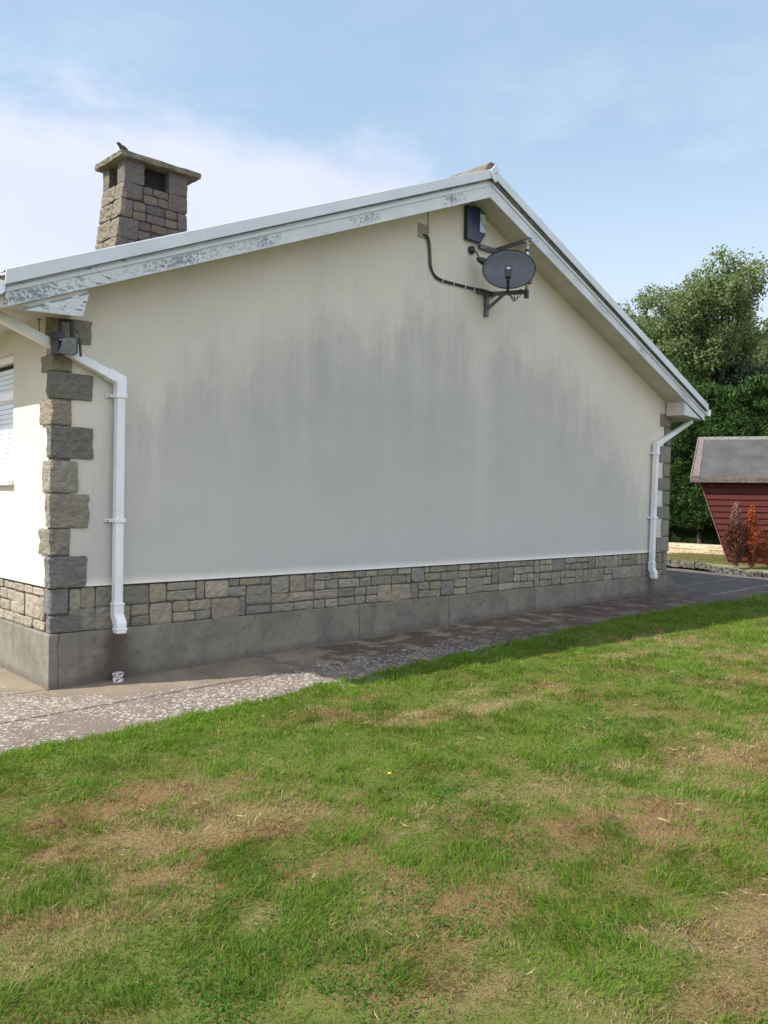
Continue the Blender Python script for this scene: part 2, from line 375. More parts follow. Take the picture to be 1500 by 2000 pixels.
def mat_path():
    mt, nt, b = new_mat('lichened_concrete_path'); v = nt.coords(); X = nt.xyz(v)
    a = nt.n('ShaderNodeAttribute', attribute_name='tone').outputs['Color']
    n = nt.noise(v, 2.4, 7, .65); f = nt.noise(v, 60, 5, .7); n5 = nt.noise(nt.mapping(v, loc=(4, 9, 0)), 4.5, 5, .6)
    out0 = nt.ss(nt.math('ADD', X[1], nt.math('ADD', nt.math('MULTIPLY', nt.math('SUBTRACT', n5, .5), .5), nt.math('ADD', nt.math('MULTIPLY', nt.ss(X[0], 1.1, .05), -.22), nt.math('MULTIPLY', nt.ss(X[0], .15, -.35), -.5)))), -.40, -.68)
    c = nt.mix(nt.math('MULTIPLY', out0, .75), a, (.155, .124, .102)); c = nt.mix(nt.math('MULTIPLY', nt.ss(n, .35, .7), .55), c, (.10, .082, .068))
    c = nt.mix(nt.math('MULTIPLY', nt.ss(f, .45, .8), .4), c, nt.mix(1, a, (1.35, 1.3, 1.2), 'MULTIPLY'))
    # damp brown algae in the lee of the house
    dk = nt.math('MULTIPLY', nt.ss(nt.math('ADD', n5, nt.math('MULTIPLY', nt.ss(X[0], 1.8, 3.6), .10)), .50, .60), nt.ss(X[0], 1.2, 2.6))
    c = nt.mix(nt.math('MULTIPLY', dk, .75), c, (.062, .046, .036))
    far = nt.math('MULTIPLY', nt.ss(X[0], 7.5, 10.0), .5)
    c = nt.mix(far, c, (.115, .112, .11))
    # white crustose lichen, many small irregular spots
    w = nt.n('ShaderNodeVectorMath', operation='ADD'); nt.set(w.inputs[0], v)
    dv = nt.n('ShaderNodeVectorMath', operation='SCALE'); nn = nt.n('ShaderNodeTexNoise'); nt.set(nn.inputs['Vector'], v); nn.inputs['Scale'].default_value = 32; nn.inputs['Detail'].default_value = 3
    nt.set(dv.inputs[0], nn.outputs['Color']); dv.inputs['Scale'].default_value = .045
    nt.set(w.inputs[1], dv.outputs[0])
    s1 = nt.vor(w.outputs[0], 25); s2 = nt.vor(w.outputs[0], 52)
    reg = nt.noise(nt.mapping(v, loc=(1, 5, 0)), 1.9, 5, .6)
    out = nt.ss(nt.math('ADD', X[1], nt.math('ADD', nt.math('MULTIPLY', nt.math('SUBTRACT', n5, .5), .8), nt.math('ADD', nt.math('MULTIPLY', nt.ss(X[0], 1.1, .05), -.22), nt.math('MULTIPLY', nt.ss(X[0], .15, -.35), -.5)))), -.42, -.70)       # outer row of slabs
    out = nt.math('MAXIMUM', out, nt.math('MULTIPLY', nt.ss(X[0], -.02, -.25), .9))
    amt = nt.math('MULTIPLY', nt.math('ADD', .05, nt.math('MULTIPLY', out, .95)), nt.math('ADD', .25, nt.math('MULTIPLY', nt.ss(reg, .22, .55), .75)))
    amt = nt.math('MULTIPLY', amt, nt.math('SUBTRACT', 1, nt.math('MULTIPLY', nt.ss(X[0], 2.4, 6.5), .5)))
    m1 = nt.math('LESS_THAN', s1, nt.math('MULTIPLY', amt, .34)); m2 = nt.math('LESS_THAN', s2, nt.math('MULTIPLY', amt, .33))
    lm = nt.math('MAXIMUM', m1, m2)
    c = nt.mix(nt.math('MULTIPLY', lm, .85), c, nt.mix(f, (.46, .425, .395), (.33, .30, .275)))
    nt.set(b.inputs['Base Color'], c); b.inputs['Roughness'].default_value = .92; b.inputs['Specular IOR Level'].default_value = .2
    nt.set(b.inputs['Normal'], nt.bump(nt.math('ADD', nt.math('ADD', nt.noise(v, 30, 6, .7), f), nt.math('MULTIPLY', lm, .25)), .5, .006))
    return mt
def mat_leaf(name, tr=.3, rough=.6, spec=.3):
    mt, nt, b = new_mat(name)
    a = nt.n('ShaderNodeAttribute', attribute_name='tone').outputs['Color']
    nt.set(b.inputs['Base Color'], a); b.inputs['Roughness'].default_value = rough; b.inputs['Specular IOR Level'].default_value = spec
    t = nt.n('ShaderNodeBsdfTranslucent'); nt.set(t.inputs[0], nt.mix(1, a, (1.1, 1.25, .6), 'MULTIPLY'))
    mx = nt.n('ShaderNodeMixShader'); mx.inputs[0].default_value = tr
    nt.nt.links.new(b.outputs[0], mx.inputs[1]); nt.nt.links.new(t.outputs[0], mx.inputs[2])
    nt.nt.links.new(mx.outputs[0], nt.nt.nodes['Material Output'].inputs['Surface'])
    return mt
def mat_wood(name, c1, c2, axis_scale=(1, 1, 12), sc=9, rough=.8, bump=.3):
    mt, nt, b = new_mat(name); v = nt.mapping(nt.coords(), axis_scale)
    n = nt.noise(v, sc, 6, .65); p = nt.noise(nt.coords(), 5, 4, .6)
    c = nt.mix(nt.ss(n, .35, .65), c1, c2); c = nt.mix(nt.math('MULTIPLY', nt.ss(p, .5, .75), .4), c, tuple(x * .55 for x in c1))
    nt.set(b.inputs['Base Color'], c); b.inputs['Roughness'].default_value = rough; b.inputs['Specular IOR Level'].default_value = .15
    nt.set(b.inputs['Normal'], nt.bump(n, bump, .004)); return mt

M_render = mat_render()
M_stone = mat_toned('band_stone', lich=0.12)
M_quoin = mat_toned('quoin_stone', s1=12, bump=1.0, bd=.022, lich=.1)
M_chim = mat_toned('chimney_stone', s1=11, lich=.35, bump=1.0, bd=.02, var=.6)
M_mortar = simple('mortar', (.15, .138, .115), (.09, .082, .07), 25, .95, bump=.5)
M_plinth = mat_plinth(); M_path = mat_path(); M_peel = mat_peel()
M_upvc = simple('white_plastic_trim', (.58, .62, .66), (.52, .56, .60), 3, .42, spec=.4)
mt, nt, b = new_mat('white_pipe_plastic'); v = nt.coords()
c = nt.mix(nt.ss(nt.noise(v, 5, 4, .6), .3, .7), (.76, .77, .78), (.66, .69, .70)); c = nt.mix(nt.math('MULTIPLY', nt.ss(nt.noise(nt.mapping(v, (1, 1, .2)), 40, 5, .7), .55, .78), .5), c, (.34, .35, .30))
nt.set(b.inputs['Base Color'], c); b.inputs['Roughness'].default_value = .38; M_pipe = mt
M_soffit = simple('cream_soffit_paint', (.56, .535, .485), (.48, .455, .41), 4, .7, bump=.1)
M_batten = simple('dirty_verge_cement', (.26, .275, .275), (.14, .15, .15), 14, .8)
M_tile = simple('brown_roof_tile', (.17, .14, .10), (.10, .085, .07), 9, .9, bump=.4)
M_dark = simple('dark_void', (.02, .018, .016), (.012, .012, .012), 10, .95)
M_capc = simple('mossy_cap_concrete', (.22, .205, .16), (.12, .12, .085), 9, .95, bump=.6)
M_frame = simple('window_plastic', (.82, .83, .83), (.78, .79, .80), 5, .3)
M_galv = simple('dull_galvanised_steel', (.17, .18, .185), (.10, .105, .11), 30, .55, metal=.55)
M_dish = simple('dark_grey_dish_paint', (.10, .108, .125), (.08, .087, .10), 5, .45, spec=.4)
M_black = simple('black_plastic', (.018, .018, .02), (.03, .03, .032), 20, .45)
M_alu = simple('bright_aluminium', (.62, .63, .64), (.5, .5, .52), 20, .3, metal=.9)
M_navy = simple('navy_plastic', (.012, .022, .06), (.009, .016, .045), 6, .35)
M_label = simple('pale_blue_label', (.48, .57, .66), (.42, .52, .62), 8, .4)
M_bluep = simple('blue_print', (.05, .12, .36), (.04, .1, .3), 8, .4)
M_lampgrey = simple('worn_grey_enamel', (.16, .18, .19), (.10, .115, .12), 14, .5)
M_cable = simple('black_cable_sheath', (.015, .014, .014), (.025, .022, .02), 20, .5)
M_rust = simple('rusty_steel', (.10, .07, .05), (.06, .045, .04), 30, .8)

# ------------------------------------------------------------------ ground, lawn sheet, path
LUSH = np.array((.082, .168, .011)); MID = np.array((.18, .205, .048)); DRY = np.array((.30, .235, .115)); BRN = np.array((.21, .128, .066))
PATCH = [  # x, y, rx, ry, angle, dryness, brownness
    (-.16, -2.43, .42, .13, -.25, .55, .9), (-.22, -2.86, .62, .2, -.3, .85, .1), (-.11, -3.19, .35, .13, -.3, .7, .75), (-.87, -2.73, .32, .14, -.2, .7, .2),
    (-.74, -3.11, .45, .2, -.3, .6, .6), (-.92, -2.33, .5, .14, -.2, .5, .7), (-1.29, -3.16, .35, .1, -.4, .5, .8), (.66, -4.84, .45, .24, -.6, .75, .35),
    (.33, -5.07, .4, .22, -.6, .7, .5), (-.41, -4.49, .22, .14, -.5, .65, .2), (2.96, -2.29, .30, .16, -.3, .7, .9), (4.28, -3.16, .4, .22, -.3, .7, .5),
    (1.2, -4.09, .28, .14, -.4, .8, .5), (.95, -4.1, .32, .12, -.4, .5, .8), (2.58, -4.06, .4, .25, -.5, .8, .4), (1.61, -2.26, .55, .14, -.3, .7, .1), (5.6, -3.0, .8, .25, -.3, .55, .3),
    (-.36, -1.68, .9, .25, -.1, -.8, 0), (.38, -1.95, .7, .22, -.3, -.7, 0), (.35, -3.05, .5, .18, -.5, -.7, 0), (.58, -4.5, .35, .14, -.5, -.9, 0),
    (.07, -4.76, .3, .13, -.5, -.9, 0), (-1.1, -3.98, .5, .25, -.5, -.6, 0), (-.35, -3.35, .2, .12, 0, -.9, 0), (-1.15, -2.95, .3, .15, 0, -.8, 0), (3.5, -1.35, 2.6, .2, 0, -.6, 0), (1.6, -3.2, .6, .3, -.5, -.4, 0)]
def lawn_fields(x, y):
    wx = x + (fbm(x * 2.1 + 5, y * 2.1, 3) - .5) * .5; wy = y + (fbm(x * 2.1 + 45, y * 2.1 + 9, 3) - .5) * .4
    d = (fbm(wx * .9 + 3, wy * 1.7 + 8, 4) - .49) * 1.7 + (fbm(x * 4.2, y * 6.2, 3) - .5) * 1.1 + (fbm(x * 13 + 7, y * 17, 3) - .5) * 1.0
    br = np.clip((fbm(wx * 1.7 + 31, wy * 2.6 + 2, 3) - .49) * 5, 0, 1)
    rag_ = .35 + .95 * sstep(fbm(x * 6.3 + 1, y * 8.5 + 4, 4), .32, .58)
    for px, py, rx_, ry_, a, dv, bv in PATCH:
        ca, sa = math.cos(a), math.sin(a); ux = (wx - px) * ca + (wy - py) * sa; uy = -(wx - px) * sa + (wy - py) * ca
        g = np.exp(-((ux / rx_) ** 2 + (uy / ry_) ** 2) ** 1.3) * rag_
        d = d + g * dv * 1.15; br = np.clip(br * (1 - .5 * g) + g * bv, 0, 1)
    lush_edge = np.exp(-np.clip(-1.2 - y, 0, 9) / .35)
    d = d - lush_edge * .5 + .13 * np.sin((y + .25 * x * .35) * 2 * np.pi / .62 + (fbm(x * .8, y * .8, 2) - .5) * 4)
    return np.clip(d, 0, 1), br
def lawn_edge(x):   # y of the lawn's edge against the path
    e = np.interp(x, [-6, -.75, .65, 1.5, 2, 3.3, 6.2, 8, 10, 13, 20], [-1.28, -1.25, -1.29, -1.19, -1.21, -1.10, -.98, -1.02, -1.15, -1.7, -3.0])
    return e + (vnoise(x * 3.1, x * 0 + 4) - .5) * .07 + (vnoise(x * 13.1, x * 0 + 8) - .5) * .04
# wide ground sheet to the horizon
def sheet(name, xs, ys, zf, mat, cols=None, mask=None):
    X, Y = np.meshgrid(xs, ys, indexing='ij'); V = np.stack([X, Y, zf(X, Y)], -1).reshape(-1, 3)
    nx, ny = len(xs), len(ys); i = np.arange(nx * ny).reshape(nx, ny)
    F = np.stack([i[:-1, :-1], i[1:, :-1], i[1:, 1:], i[:-1, 1:]], -1).reshape(-1, 4)
    if mask is not None: F = F[mask((X[:-1, :-1] + X[1:, 1:]) / 2, (Y[:-1, :-1] + Y[1:, 1:]) / 2).ravel()]
    return np_mesh(name, V, [F], mat, cols=None if cols is None else cols(V[:, 0], V[:, 1]), smooth=True)
mt, nt, b = new_mat('rough_pasture'); v = nt.coords()
c = nt.mix(nt.ss(nt.noise(v, .6, 6, .6), .35, .65), (.20, .20, .075), (.11, .14, .04)); c = nt.mix(nt.ss(nt.noise(v, 14, 5, .7), .4, .7), c, (.26, .22, .12))
nt.set(b.inputs['Base Color'], c); b.inputs['Roughness'].default_value = .95; nt.set(b.inputs['Normal'], nt.bump(nt.noise(v, 30, 5, .7), .8, .03)); M_past = mt
g = sheet('ground', np.r_[-400, -150, -60, -30, np.arange(-20, 21, 1.), 40, 90, 200, 400], np.r_[-400, -150, -60, -20, np.arange(-12, 21, 1.), 40, 90, 200, 400], lambda x, y: gz(x, y) - .07, M_past)
tag(g, 'pale dry grass beyond the path and around the house', kind='structure')
mt, nt, b = new_mat('lawn_thatch'); v = nt.coords(); a = nt.n('ShaderNodeAttribute', attribute_name='tone').outputs['Color']
c = nt.mix(nt.math('MULTIPLY', nt.ss(nt.noise(v, 120, 4, .7), .4, .7), .6), a, (.05, .04, .025))
nt.set(b.inputs['Base Color'], c); b.inputs['Roughness'].default_value = 1; b.inputs['Specular IOR Level'].default_value = .1
nt.set(b.inputs['Normal'], nt.bump(nt.noise(v, 90, 5, .75), .9, .012)); M_thatch = mt
def thatch_col(x, y):
    d, br = lawn_fields(x, y); c = MID * .75 + (DRY * .8 - MID * .75) * d[:, None]; return c + (BRN - c) * (br * .75)[:, None]
lw = sheet('lawn', np.arange(-7, 22.01, .07), np.arange(-13, -.79, .06), lambda x, y: gz(x, y) + .002 + (fbm(x * 2, y * 2, 3) - .5) * .03, M_thatch, thatch_col, lambda x, y: y < lawn_edge(x) - .01)
tag(lw, 'lawn with green and scorched brown patches', kind='structure')

# path slabs -------------------------------------------------------
def build_path():
    V = []; F = []; C = []
    def slab(x0, x1, y0, y1, tone, dz=0.0, n=None):
        g = .012 if x0 > 9.2 else .005; x0 += g * .8; x1 -= g * .8; y0 += g * (1 if y0 < -.7 else 2.4); y1 -= g * (2.6 if y1 < -.5 else 1)
        b0 = len(V); far_ = x0 > 9; t = (random.uniform(-.002, .002) if far_ else 0) + dz; ti = random.uniform(-.002, .002) if far_ else 0
        pts = [(x0, y0), (x1, y0), (x1, y1), (x0, y1)]; e = .006
        top_ = [(x0 + e, y0 + e), (x1 - e, y0 + e), (x1 - e, y1 - e), (x0 + e, y1 - e)]
        for k, (x, y) in enumerate(pts): V.append((x, y, float(gz(x, y)) + t - .10))
        for k, (x, y) in enumerate(pts): V.append((x, y, float(gz(x, y)) + t - .006))
        for k, (x, y) in enumerate(top_): V.append((x, y, float(gz(x, y)) + t + (ti if k in (0, 2) else -ti)))
        C.extend([tone] * 12)
        for r in (0, 4):
            for k in range(4): F.append((b0 + r + k, b0 + r + (k + 1) % 4, b0 + r + 4 + (k + 1) % 4, b0 + r + 4 + k))
        F.append((b0 + 8, b0 + 9, b0 + 10, b0 + 11))
    jit = lambda c, a=.12: (lambda k: tuple(q * k for q in c))(random.uniform(1 - a, 1 + a))
    tan = (.245, .20, .145); gr = (.165, .134, .11); dk = (.15, .132, .12)
    xs = [-3.0, -1.4, -.02, 1.15, 1.88, 2.9, 3.75, 4.6, 5.4, 6.1, 6.9, 7.7, 8.5, 9.3]
    for a_, b_ in zip(xs[:-1], xs[1:]):
        slab(a_, b_, -.64, .02, jit(tan if -2 < a_ < 6 else gr, .02))
    xs = [-3.0, -1.9, .42, 2.6, 3.9, 5.6, 7.4, 9.2, 11.0]
    for a_, b_ in zip(xs[:-1], xs[1:]):
        y0 = min(float(lawn_edge(np.array([q]))[0]) for q in np.linspace(a_, b_, 12)) - .10
        slab(a_, b_, y0, -.64, jit(gr, .02))
    y = .02
    for k in range(12):
        slab(-1.0, -.005 if k else -.005, y, y + .9, jit(tan, .08)); slab(-2.2, -1.0, y, y + .9, jit(gr, .08)); y += .9
    # beyond the far corner: slabs spread towards the bed
    for i, x in enumerate(np.arange(9.3, 12.5, .8)):
        for j, y in enumerate(np.arange(-.64, 3.3, .75)):
            if x + .4 < 12.6 + .45 * max(0, y): slab(x, x + .8, y, y + .75, jit(dk, .14))
    for x in (11.0, 12.6, 14.2, 15.8): slab(x, x + 1.6, -2.9 if x > 12 else -1.9, -.64, jit(dk, .12))
    for x in (12.5, 13.9): slab(x, x + 1.4, -.64, -.15, jit(dk, .1))
    return np_mesh('path', np.array(V), [np.array(F)], M_path, cols=np.array(C))
pth = build_path(); tag(pth, 'concrete slab path speckled with white lichen along the gable', kind='structure')
mt, nt, b = new_mat('joint_dirt'); v = nt.coords(); c = nt.mix(nt.ss(nt.xyz(v)[0], 8.8, 9.6), (.045, .038, .03), (.27, .26, .24)); nt.set(b.inputs['Base Color'], c); b.inputs['Roughness'].default_value = 1; M_joint = mt
sub = sheet('path_bed', np.arange(-3.2, 17.5, .5), np.arange(-3.0, 11.6, .5), lambda x, y: gz(x, y) - .07 + .062 * (x > 9.2), M_joint, mask=lambda x, y: ((y > -1.35) | (x > 10)) & ((y < 2.6) | (x < 0)) & (x < 17) & ((x < 12.3) | (y < 0)))
tag(sub, 'dark earth in the joints below the path slabs', kind='structure')

# ------------------------------------------------------------------ stones
def rough_block(V, F, C, O, U, Vv, N, w, h, t, tone, nu=6, nv=5, amp=.008, rnd=.012, seed=0):
    rnd = min(rnd, .007)
    """a rock-faced block: face grid w*h on plane O+U*a+V*b, pushed out along N, closed by sides reaching back t"""
    O, U, Vv, N = map(np.array, (O, U, Vv, N)); b0 = len(V)
    tone = np.array(tone)
    a = np.linspace(0, 1, nu); c = np.linspace(0, 1, nv)
    wob = [random.uniform(-1, 1) * min(w, h) * .06 for _ in range(8)]
    for i in range(nu):
        for j in range(nv):
            s, q = a[i], c[j]
            x = s * w + (wob[0] * (1 - s) * (1 - q) + wob[1] * s * (1 - q) + wob[2] * (1 - s) * q + wob[3] * s * q)
            z = q * h + (wob[4] * (1 - s) * (1 - q) + wob[5] * s * (1 - q) + wob[6] * (1 - s) * q + wob[7] * s * q)
            ed = min(s * w, (1 - s) * w, q * h, (1 - q) * h)
            cx_ = min(s, 1 - s) * w; cz_ = min(q, 1 - q) * h
            corner = max(0, rnd * 1.3 - cx_) * max(0, rnd * 1.3 - cz_) / (rnd * 1.3)
            x += corner * .6 * (1 if s < .5 else -1); z += corner * .6 * (1 if q < .5 else -1)
            px = O + U * x + Vv * z
            k = px[0] * 1.3 + px[1] * 2.1 + seed
            nz = (float(fbm(np.array([k * 20.]), np.array([px[2] * 30. + seed]), 3)[0]) - .5) * 2 * amp
            prof = -rnd * .7 * max(0, 1 - ed / (rnd * .8)) ** 2
            V.append(tuple(px + N * (nz * min(1, ed / .01 + .3) + prof))); C.append(tone)
    for i in range(nu - 1):
        for j in range(nv - 1):
            q = b0 + i * nv + j; F.append((q, q + nv, q + nv + 1, q + 1))
    ring = [b0 + i * nv for i in range(nu)] + [b0 + (nu - 1) * nv + j for j in range(1, nv)] + [b0 + i * nv + nv - 1 for i in range(nu - 2, -1, -1)] + [b0 + j for j in range(nv - 2, 0, -1)]
    b1 = len(V)
    for r in ring: V.append(tuple(np.array(V[r]) - N * t)); C.append(tone)
    n = len(ring)
    for k in range(n): F.append((ring[k], b1 + k, b1 + (k + 1) % n, ring[(k + 1) % n]))
STONE_TONES = [(.225, .21, .17), (.21, .20, .165), (.19, .183, .158), (.25, .23, .185), (.19, .188, .178), (.23, .21, .165), (.205, .20, .175), (.26, .24, .195), (.185, .175, .15), (.215, .205, .175), (.24, .22, .18)]
def pack(L, rows, wmin, wmax, p2=.4, p3=.0):
    """sky-line packing of a rubble band; yields (x, row, w, nrows)"""
    fr = [random.uniform(0, .02) for _ in range(rows)]; out = []
    while min(fr) < L - .03:
        r = int(np.argmin(fr)); x = fr[r]; n = 1
        if r + 1 < rows and abs(fr[r + 1] - x) < .05 and random.random() < p2: n = 2
        if r == 0 and rows > 2 and max(abs(f - x) for f in fr) < .05 and random.random() < p3: n = rows
        x = max(fr[r:r + n])
        w = random.uniform(wmin, wmax) * (.72 if n == 2 and random.random() < .5 else 1)
        for k in range(rows):     # close small steps to a neighbour
            if k not in range(r, r + n) and abs(fr[k] - (x + w)) < .055: w = fr[k] - x
        if x + w > L - .10: w = L - x
        if w < .05: w = .05
        out.append((x, r, min(w, L - x), n))
        for k in range(r, r + n): fr[k] = x + w
    return out
def stone_band(name, O, U, N, L, z0, heights, mat, parent, wmin=.11, wmax=.30, gap=.011, p2=.55, p3=.0, tones=STONE_TONES, amp=.008, proud=0.0, t=.05, width_at=None, back=True, bright=1.0):
    V, F, C = [], [], []; zs = [z0]
    for h in heights: zs.append(zs[-1] + h)
    for x, r, w, n in pack(L, len(heights), wmin, wmax, p2, p3):
        h = zs[r + n] - zs[r]
        if w - gap < .03: continue
        tn = np.array(random.choice(tones)) * random.uniform(.85, 1.2) * bright * 1.25 * np.array((1.04, 1., .95))
        o = np.array(O) + np.array(U) * (x + gap / 2) + np.array((0, 0, zs[r] + gap / 2)) + np.array(N) * (proud + random.uniform(-.004, .006))
        rough_block(V, F, C, o, U, (0, 0, 1), N, w - gap, h - gap, t, tn, 11, 8, amp * 1.5, .012, random.uniform(0, 99))
    return np_mesh(name, np.array(V), [np.array(F)], mat, parent, cols=np.array(C), smooth=False)

# ------------------------------------------------------------------ house
HL = 11.0; GW = 9.15; HX = GW / 2
house = empty('house', (0, 0, 0), 'cream rendered bungalow gable with stained wall, stone quoins and white bargeboards', 'house')
def P(name, bm, mat, parent=house, **k): return finish(name, bm, mat, parent, **k)
zw = lambda x: 2.93 + .408 * min(x, GW - x)     # underside of sloping soffit at the wall
bm = B(); prism(bm, [(0, .752), (GW, .752), (GW, zw(GW)), (HX, zw(HX)), (0, zw(0))], 0, .25); P('gable_wall', bm, M_render)
bm = B()    # front wall round the window opening
y0, y1, z0, z1 = .80, 2.30, 1.56, 2.60
box(bm, (0, .25, .752), (.25, y0, 2.9)); box(bm, (0, y1, .752), (.25, 4.6, 2.9)); box(bm, (0, y0, .752), (.25, y1, z0)); box(bm, (0, y0, z1), (.25, y1, 2.9))
box(bm, (0, 4.6, .752), (.25, HL, 2.9)); P('front_wall', bm, M_render)
bm = B(); box(bm, (GW - .25, .25, .752), (GW, HL, 2.9)); P('rear_wall', bm, M_render)
bm = B(); prism(bm, [(.25, .752), (GW - .25, .752), (GW - .25, 3.0), (HX, zw(HX)), (.25, 3.0)], HL - .25, HL); P('end_wall', bm, M_render)
bm = B(); box(bm, (-.018, -.018, -.35), (GW + .018, HL, .408)); box(bm, (GW + .0185, -.03, -.35), (GW + .16, .45, .33))
P('plinth', bm, M_plinth, bevel=.008)
bm = B(); box(bm, (.022, .022, .408), (GW - .022, HL - .02, .75)); P('mortar_core', bm, M_mortar)
HB = (.082, .092, .090, .069)
stone_band('stone_course', (.13, .004, 0), (1, 0, 0), (0, -1, 0), GW - .26, .409, HB, M_stone, house)
stone_band('stone_course', (.004, .13, 0), (0, 1, 0), (-1, 0, 0), HL - .3, .409, HB, M_stone, house, bright=1.1)
# quoins -----------------------------------------------------------
def quoin(x0, x1, y0, y1, zlo, zhi, tone, amp, side=1):
    """block wrapping a corner; faces: -y and -x (or +x)"""
    bm = B(); nx, ny, nz = 7, 6, 7
    bmesh.ops.create_cube(bm, size=1)
    bmesh.ops.subdivide_edges(bm, edges=bm.edges[:], cuts=11, use_grid_fill=True)
    sd = random.uniform(0, 50); w, d, h = x1 - x0, y1 - y0, zhi - zlo
    for v in bm.verts:
        p = v.co + Vector((.5, .5, .5)); q = Vector((x0 + p.x * w, y0 + p.y * d, zlo + p.z * h))
        ex = min(p.x, 1 - p.x) * w; ey = min(p.y, 1 - p.y) * d; ez = min(p.z, 1 - p.z) * h
        es = sorted([ex, ey, ez]); r = .009
        rr = max(0, r - es[1])
        nn = (float(fbm(np.array([(q.x + q.y) * 24 + sd]), np.array([q.z * 20 + sd]), 4)[0]) - .5) * 2 * amp
        cen = Vector((x0 + w / 2, y0 + d / 2, zlo + h / 2)); dr = Vector(((.5 if p.x > .5 else -.5) if ex < 1e-5 else 0, (.5 if p.y > .5 else -.5) if ey < 1e-5 else 0, (.5 if p.z > .5 else -.5) if ez < 1e-5 else 0))
        if dr.length: dr.normalize()
        k = 1.0 if ez > 1e-5 else .3
        q += dr * (nn * k - rr * .5)
        ew = (float(fbm(np.array([q.z * 9 + sd * 2]), np.array([q.x * 9 + q.y * 9]), 3)[0]) - .5) * .018
        q.z += ew * (1 if p.z > .5 else -1) * (1 if ez < .02 else 0) * .5
        q.x += ew * (1 if ex < 1e-5 else 0) * .5
        v.co = q
    o = P('quoin_stone', bm, M_quoin, smooth=False)
    a = o.data.color_attributes.new('tone', 'FLOAT_COLOR', 'POINT')
    a.data.foreach_set('color', np.tile(np.array([*(1.34 * q for q in tone), 1], np.float32), len(o.data.vertices)))
    return o
Q = [(2.755, 2.585, .286, .10), (2.475, 2.362, .142, .17), (2.350, 2.163, .300, .04), (2.145, 1.968, .142, .175), (1.952, 1.722, .304, .04), (1.695, 1.465, .188, .12), (1.448, 1.200, .278, .05), (1.188, .998, .136, .165), (.980, .757, .262, .045)]
QT = [(.20, .185, .15), (.215, .19, .145), (.155, .148, .13), (.23, .20, .155), (.145, .14, .125), (.25, .23, .185), (.22, .20, .16), (.20, .185, .15), (.15, .145, .135)]
prev = 2.755
for (zt, zb_, xr, yb), tn in zip(Q, QT):
    quoin(-.022, xr, -.020, yb + .02, zb_ - .003, zt + .005, tn, .019)
quoin(-.012, .15, -.010, .10, 2.478, 2.585, (.30, .27, .21), .006)
for (zt, zb_, w), i in zip([(2.775, 2.585, .28), (2.57, 2.31, .13), (2.30, 2.062, .285), (2.045, 1.86, .18), (1.838, 1.655, .31), (1.64, 1.448, .17), (1.42, 1.238, .32), (1.21, .985, .19), (.972, .757, .33)], range(9)):
    quoin(GW - w, GW + .02, -.02, .16 if i % 2 else .10, zb_ + .003, zt - .003, (lambda k: tuple(q * k for q in (.20, .19, .165)))(random.uniform(.8, 1.1)), .008)
bm = B(); box(bm, (-.006, -.004, .756), (.135, .055, 2.75)); P('quoin_mortar', bm, M_mortar); bm = B(); box(bm, (GW - .16, -.004, .756), (GW + .008, .06, 2.76)); P('quoin_mortar', bm, M_mortar)
# corner stones of the band
for zt, zb_, xr, yb, tn in ((.750, .548, .145, .115, (.15, .145, .14)), (.543, .410, .250, .06, (.13, .128, .12))):
    quoin(-.006, xr - .015, -.004, yb, zb_ + .004, zt - .004, tn, .010)
quoin(GW - .11, GW + .01, -.002, .2, .60, .748, (.19, .18, .15), .008); quoin(GW - .12, GW + .01, -.002, .2, .413, .59, (.17, .165, .145), .008)
# small drip bead below the render
bm = B(); prism(bm, [(-.006, .752), (.0, .748), (.012, .756), (.0, .768)], .26, GW - .33, axis=0); P('render_bead', bm, M_render)

bm = B(); box(bm, (-.002, -.0005, .7445), (GW + .002, .2, .7515)); box(bm, (-.002, .2005, .7445), (.2, HL - .3, .7515)); P('drip_shadow_strip', bm, M_dark)  # black strip painting the shadow line under the render's drip edge
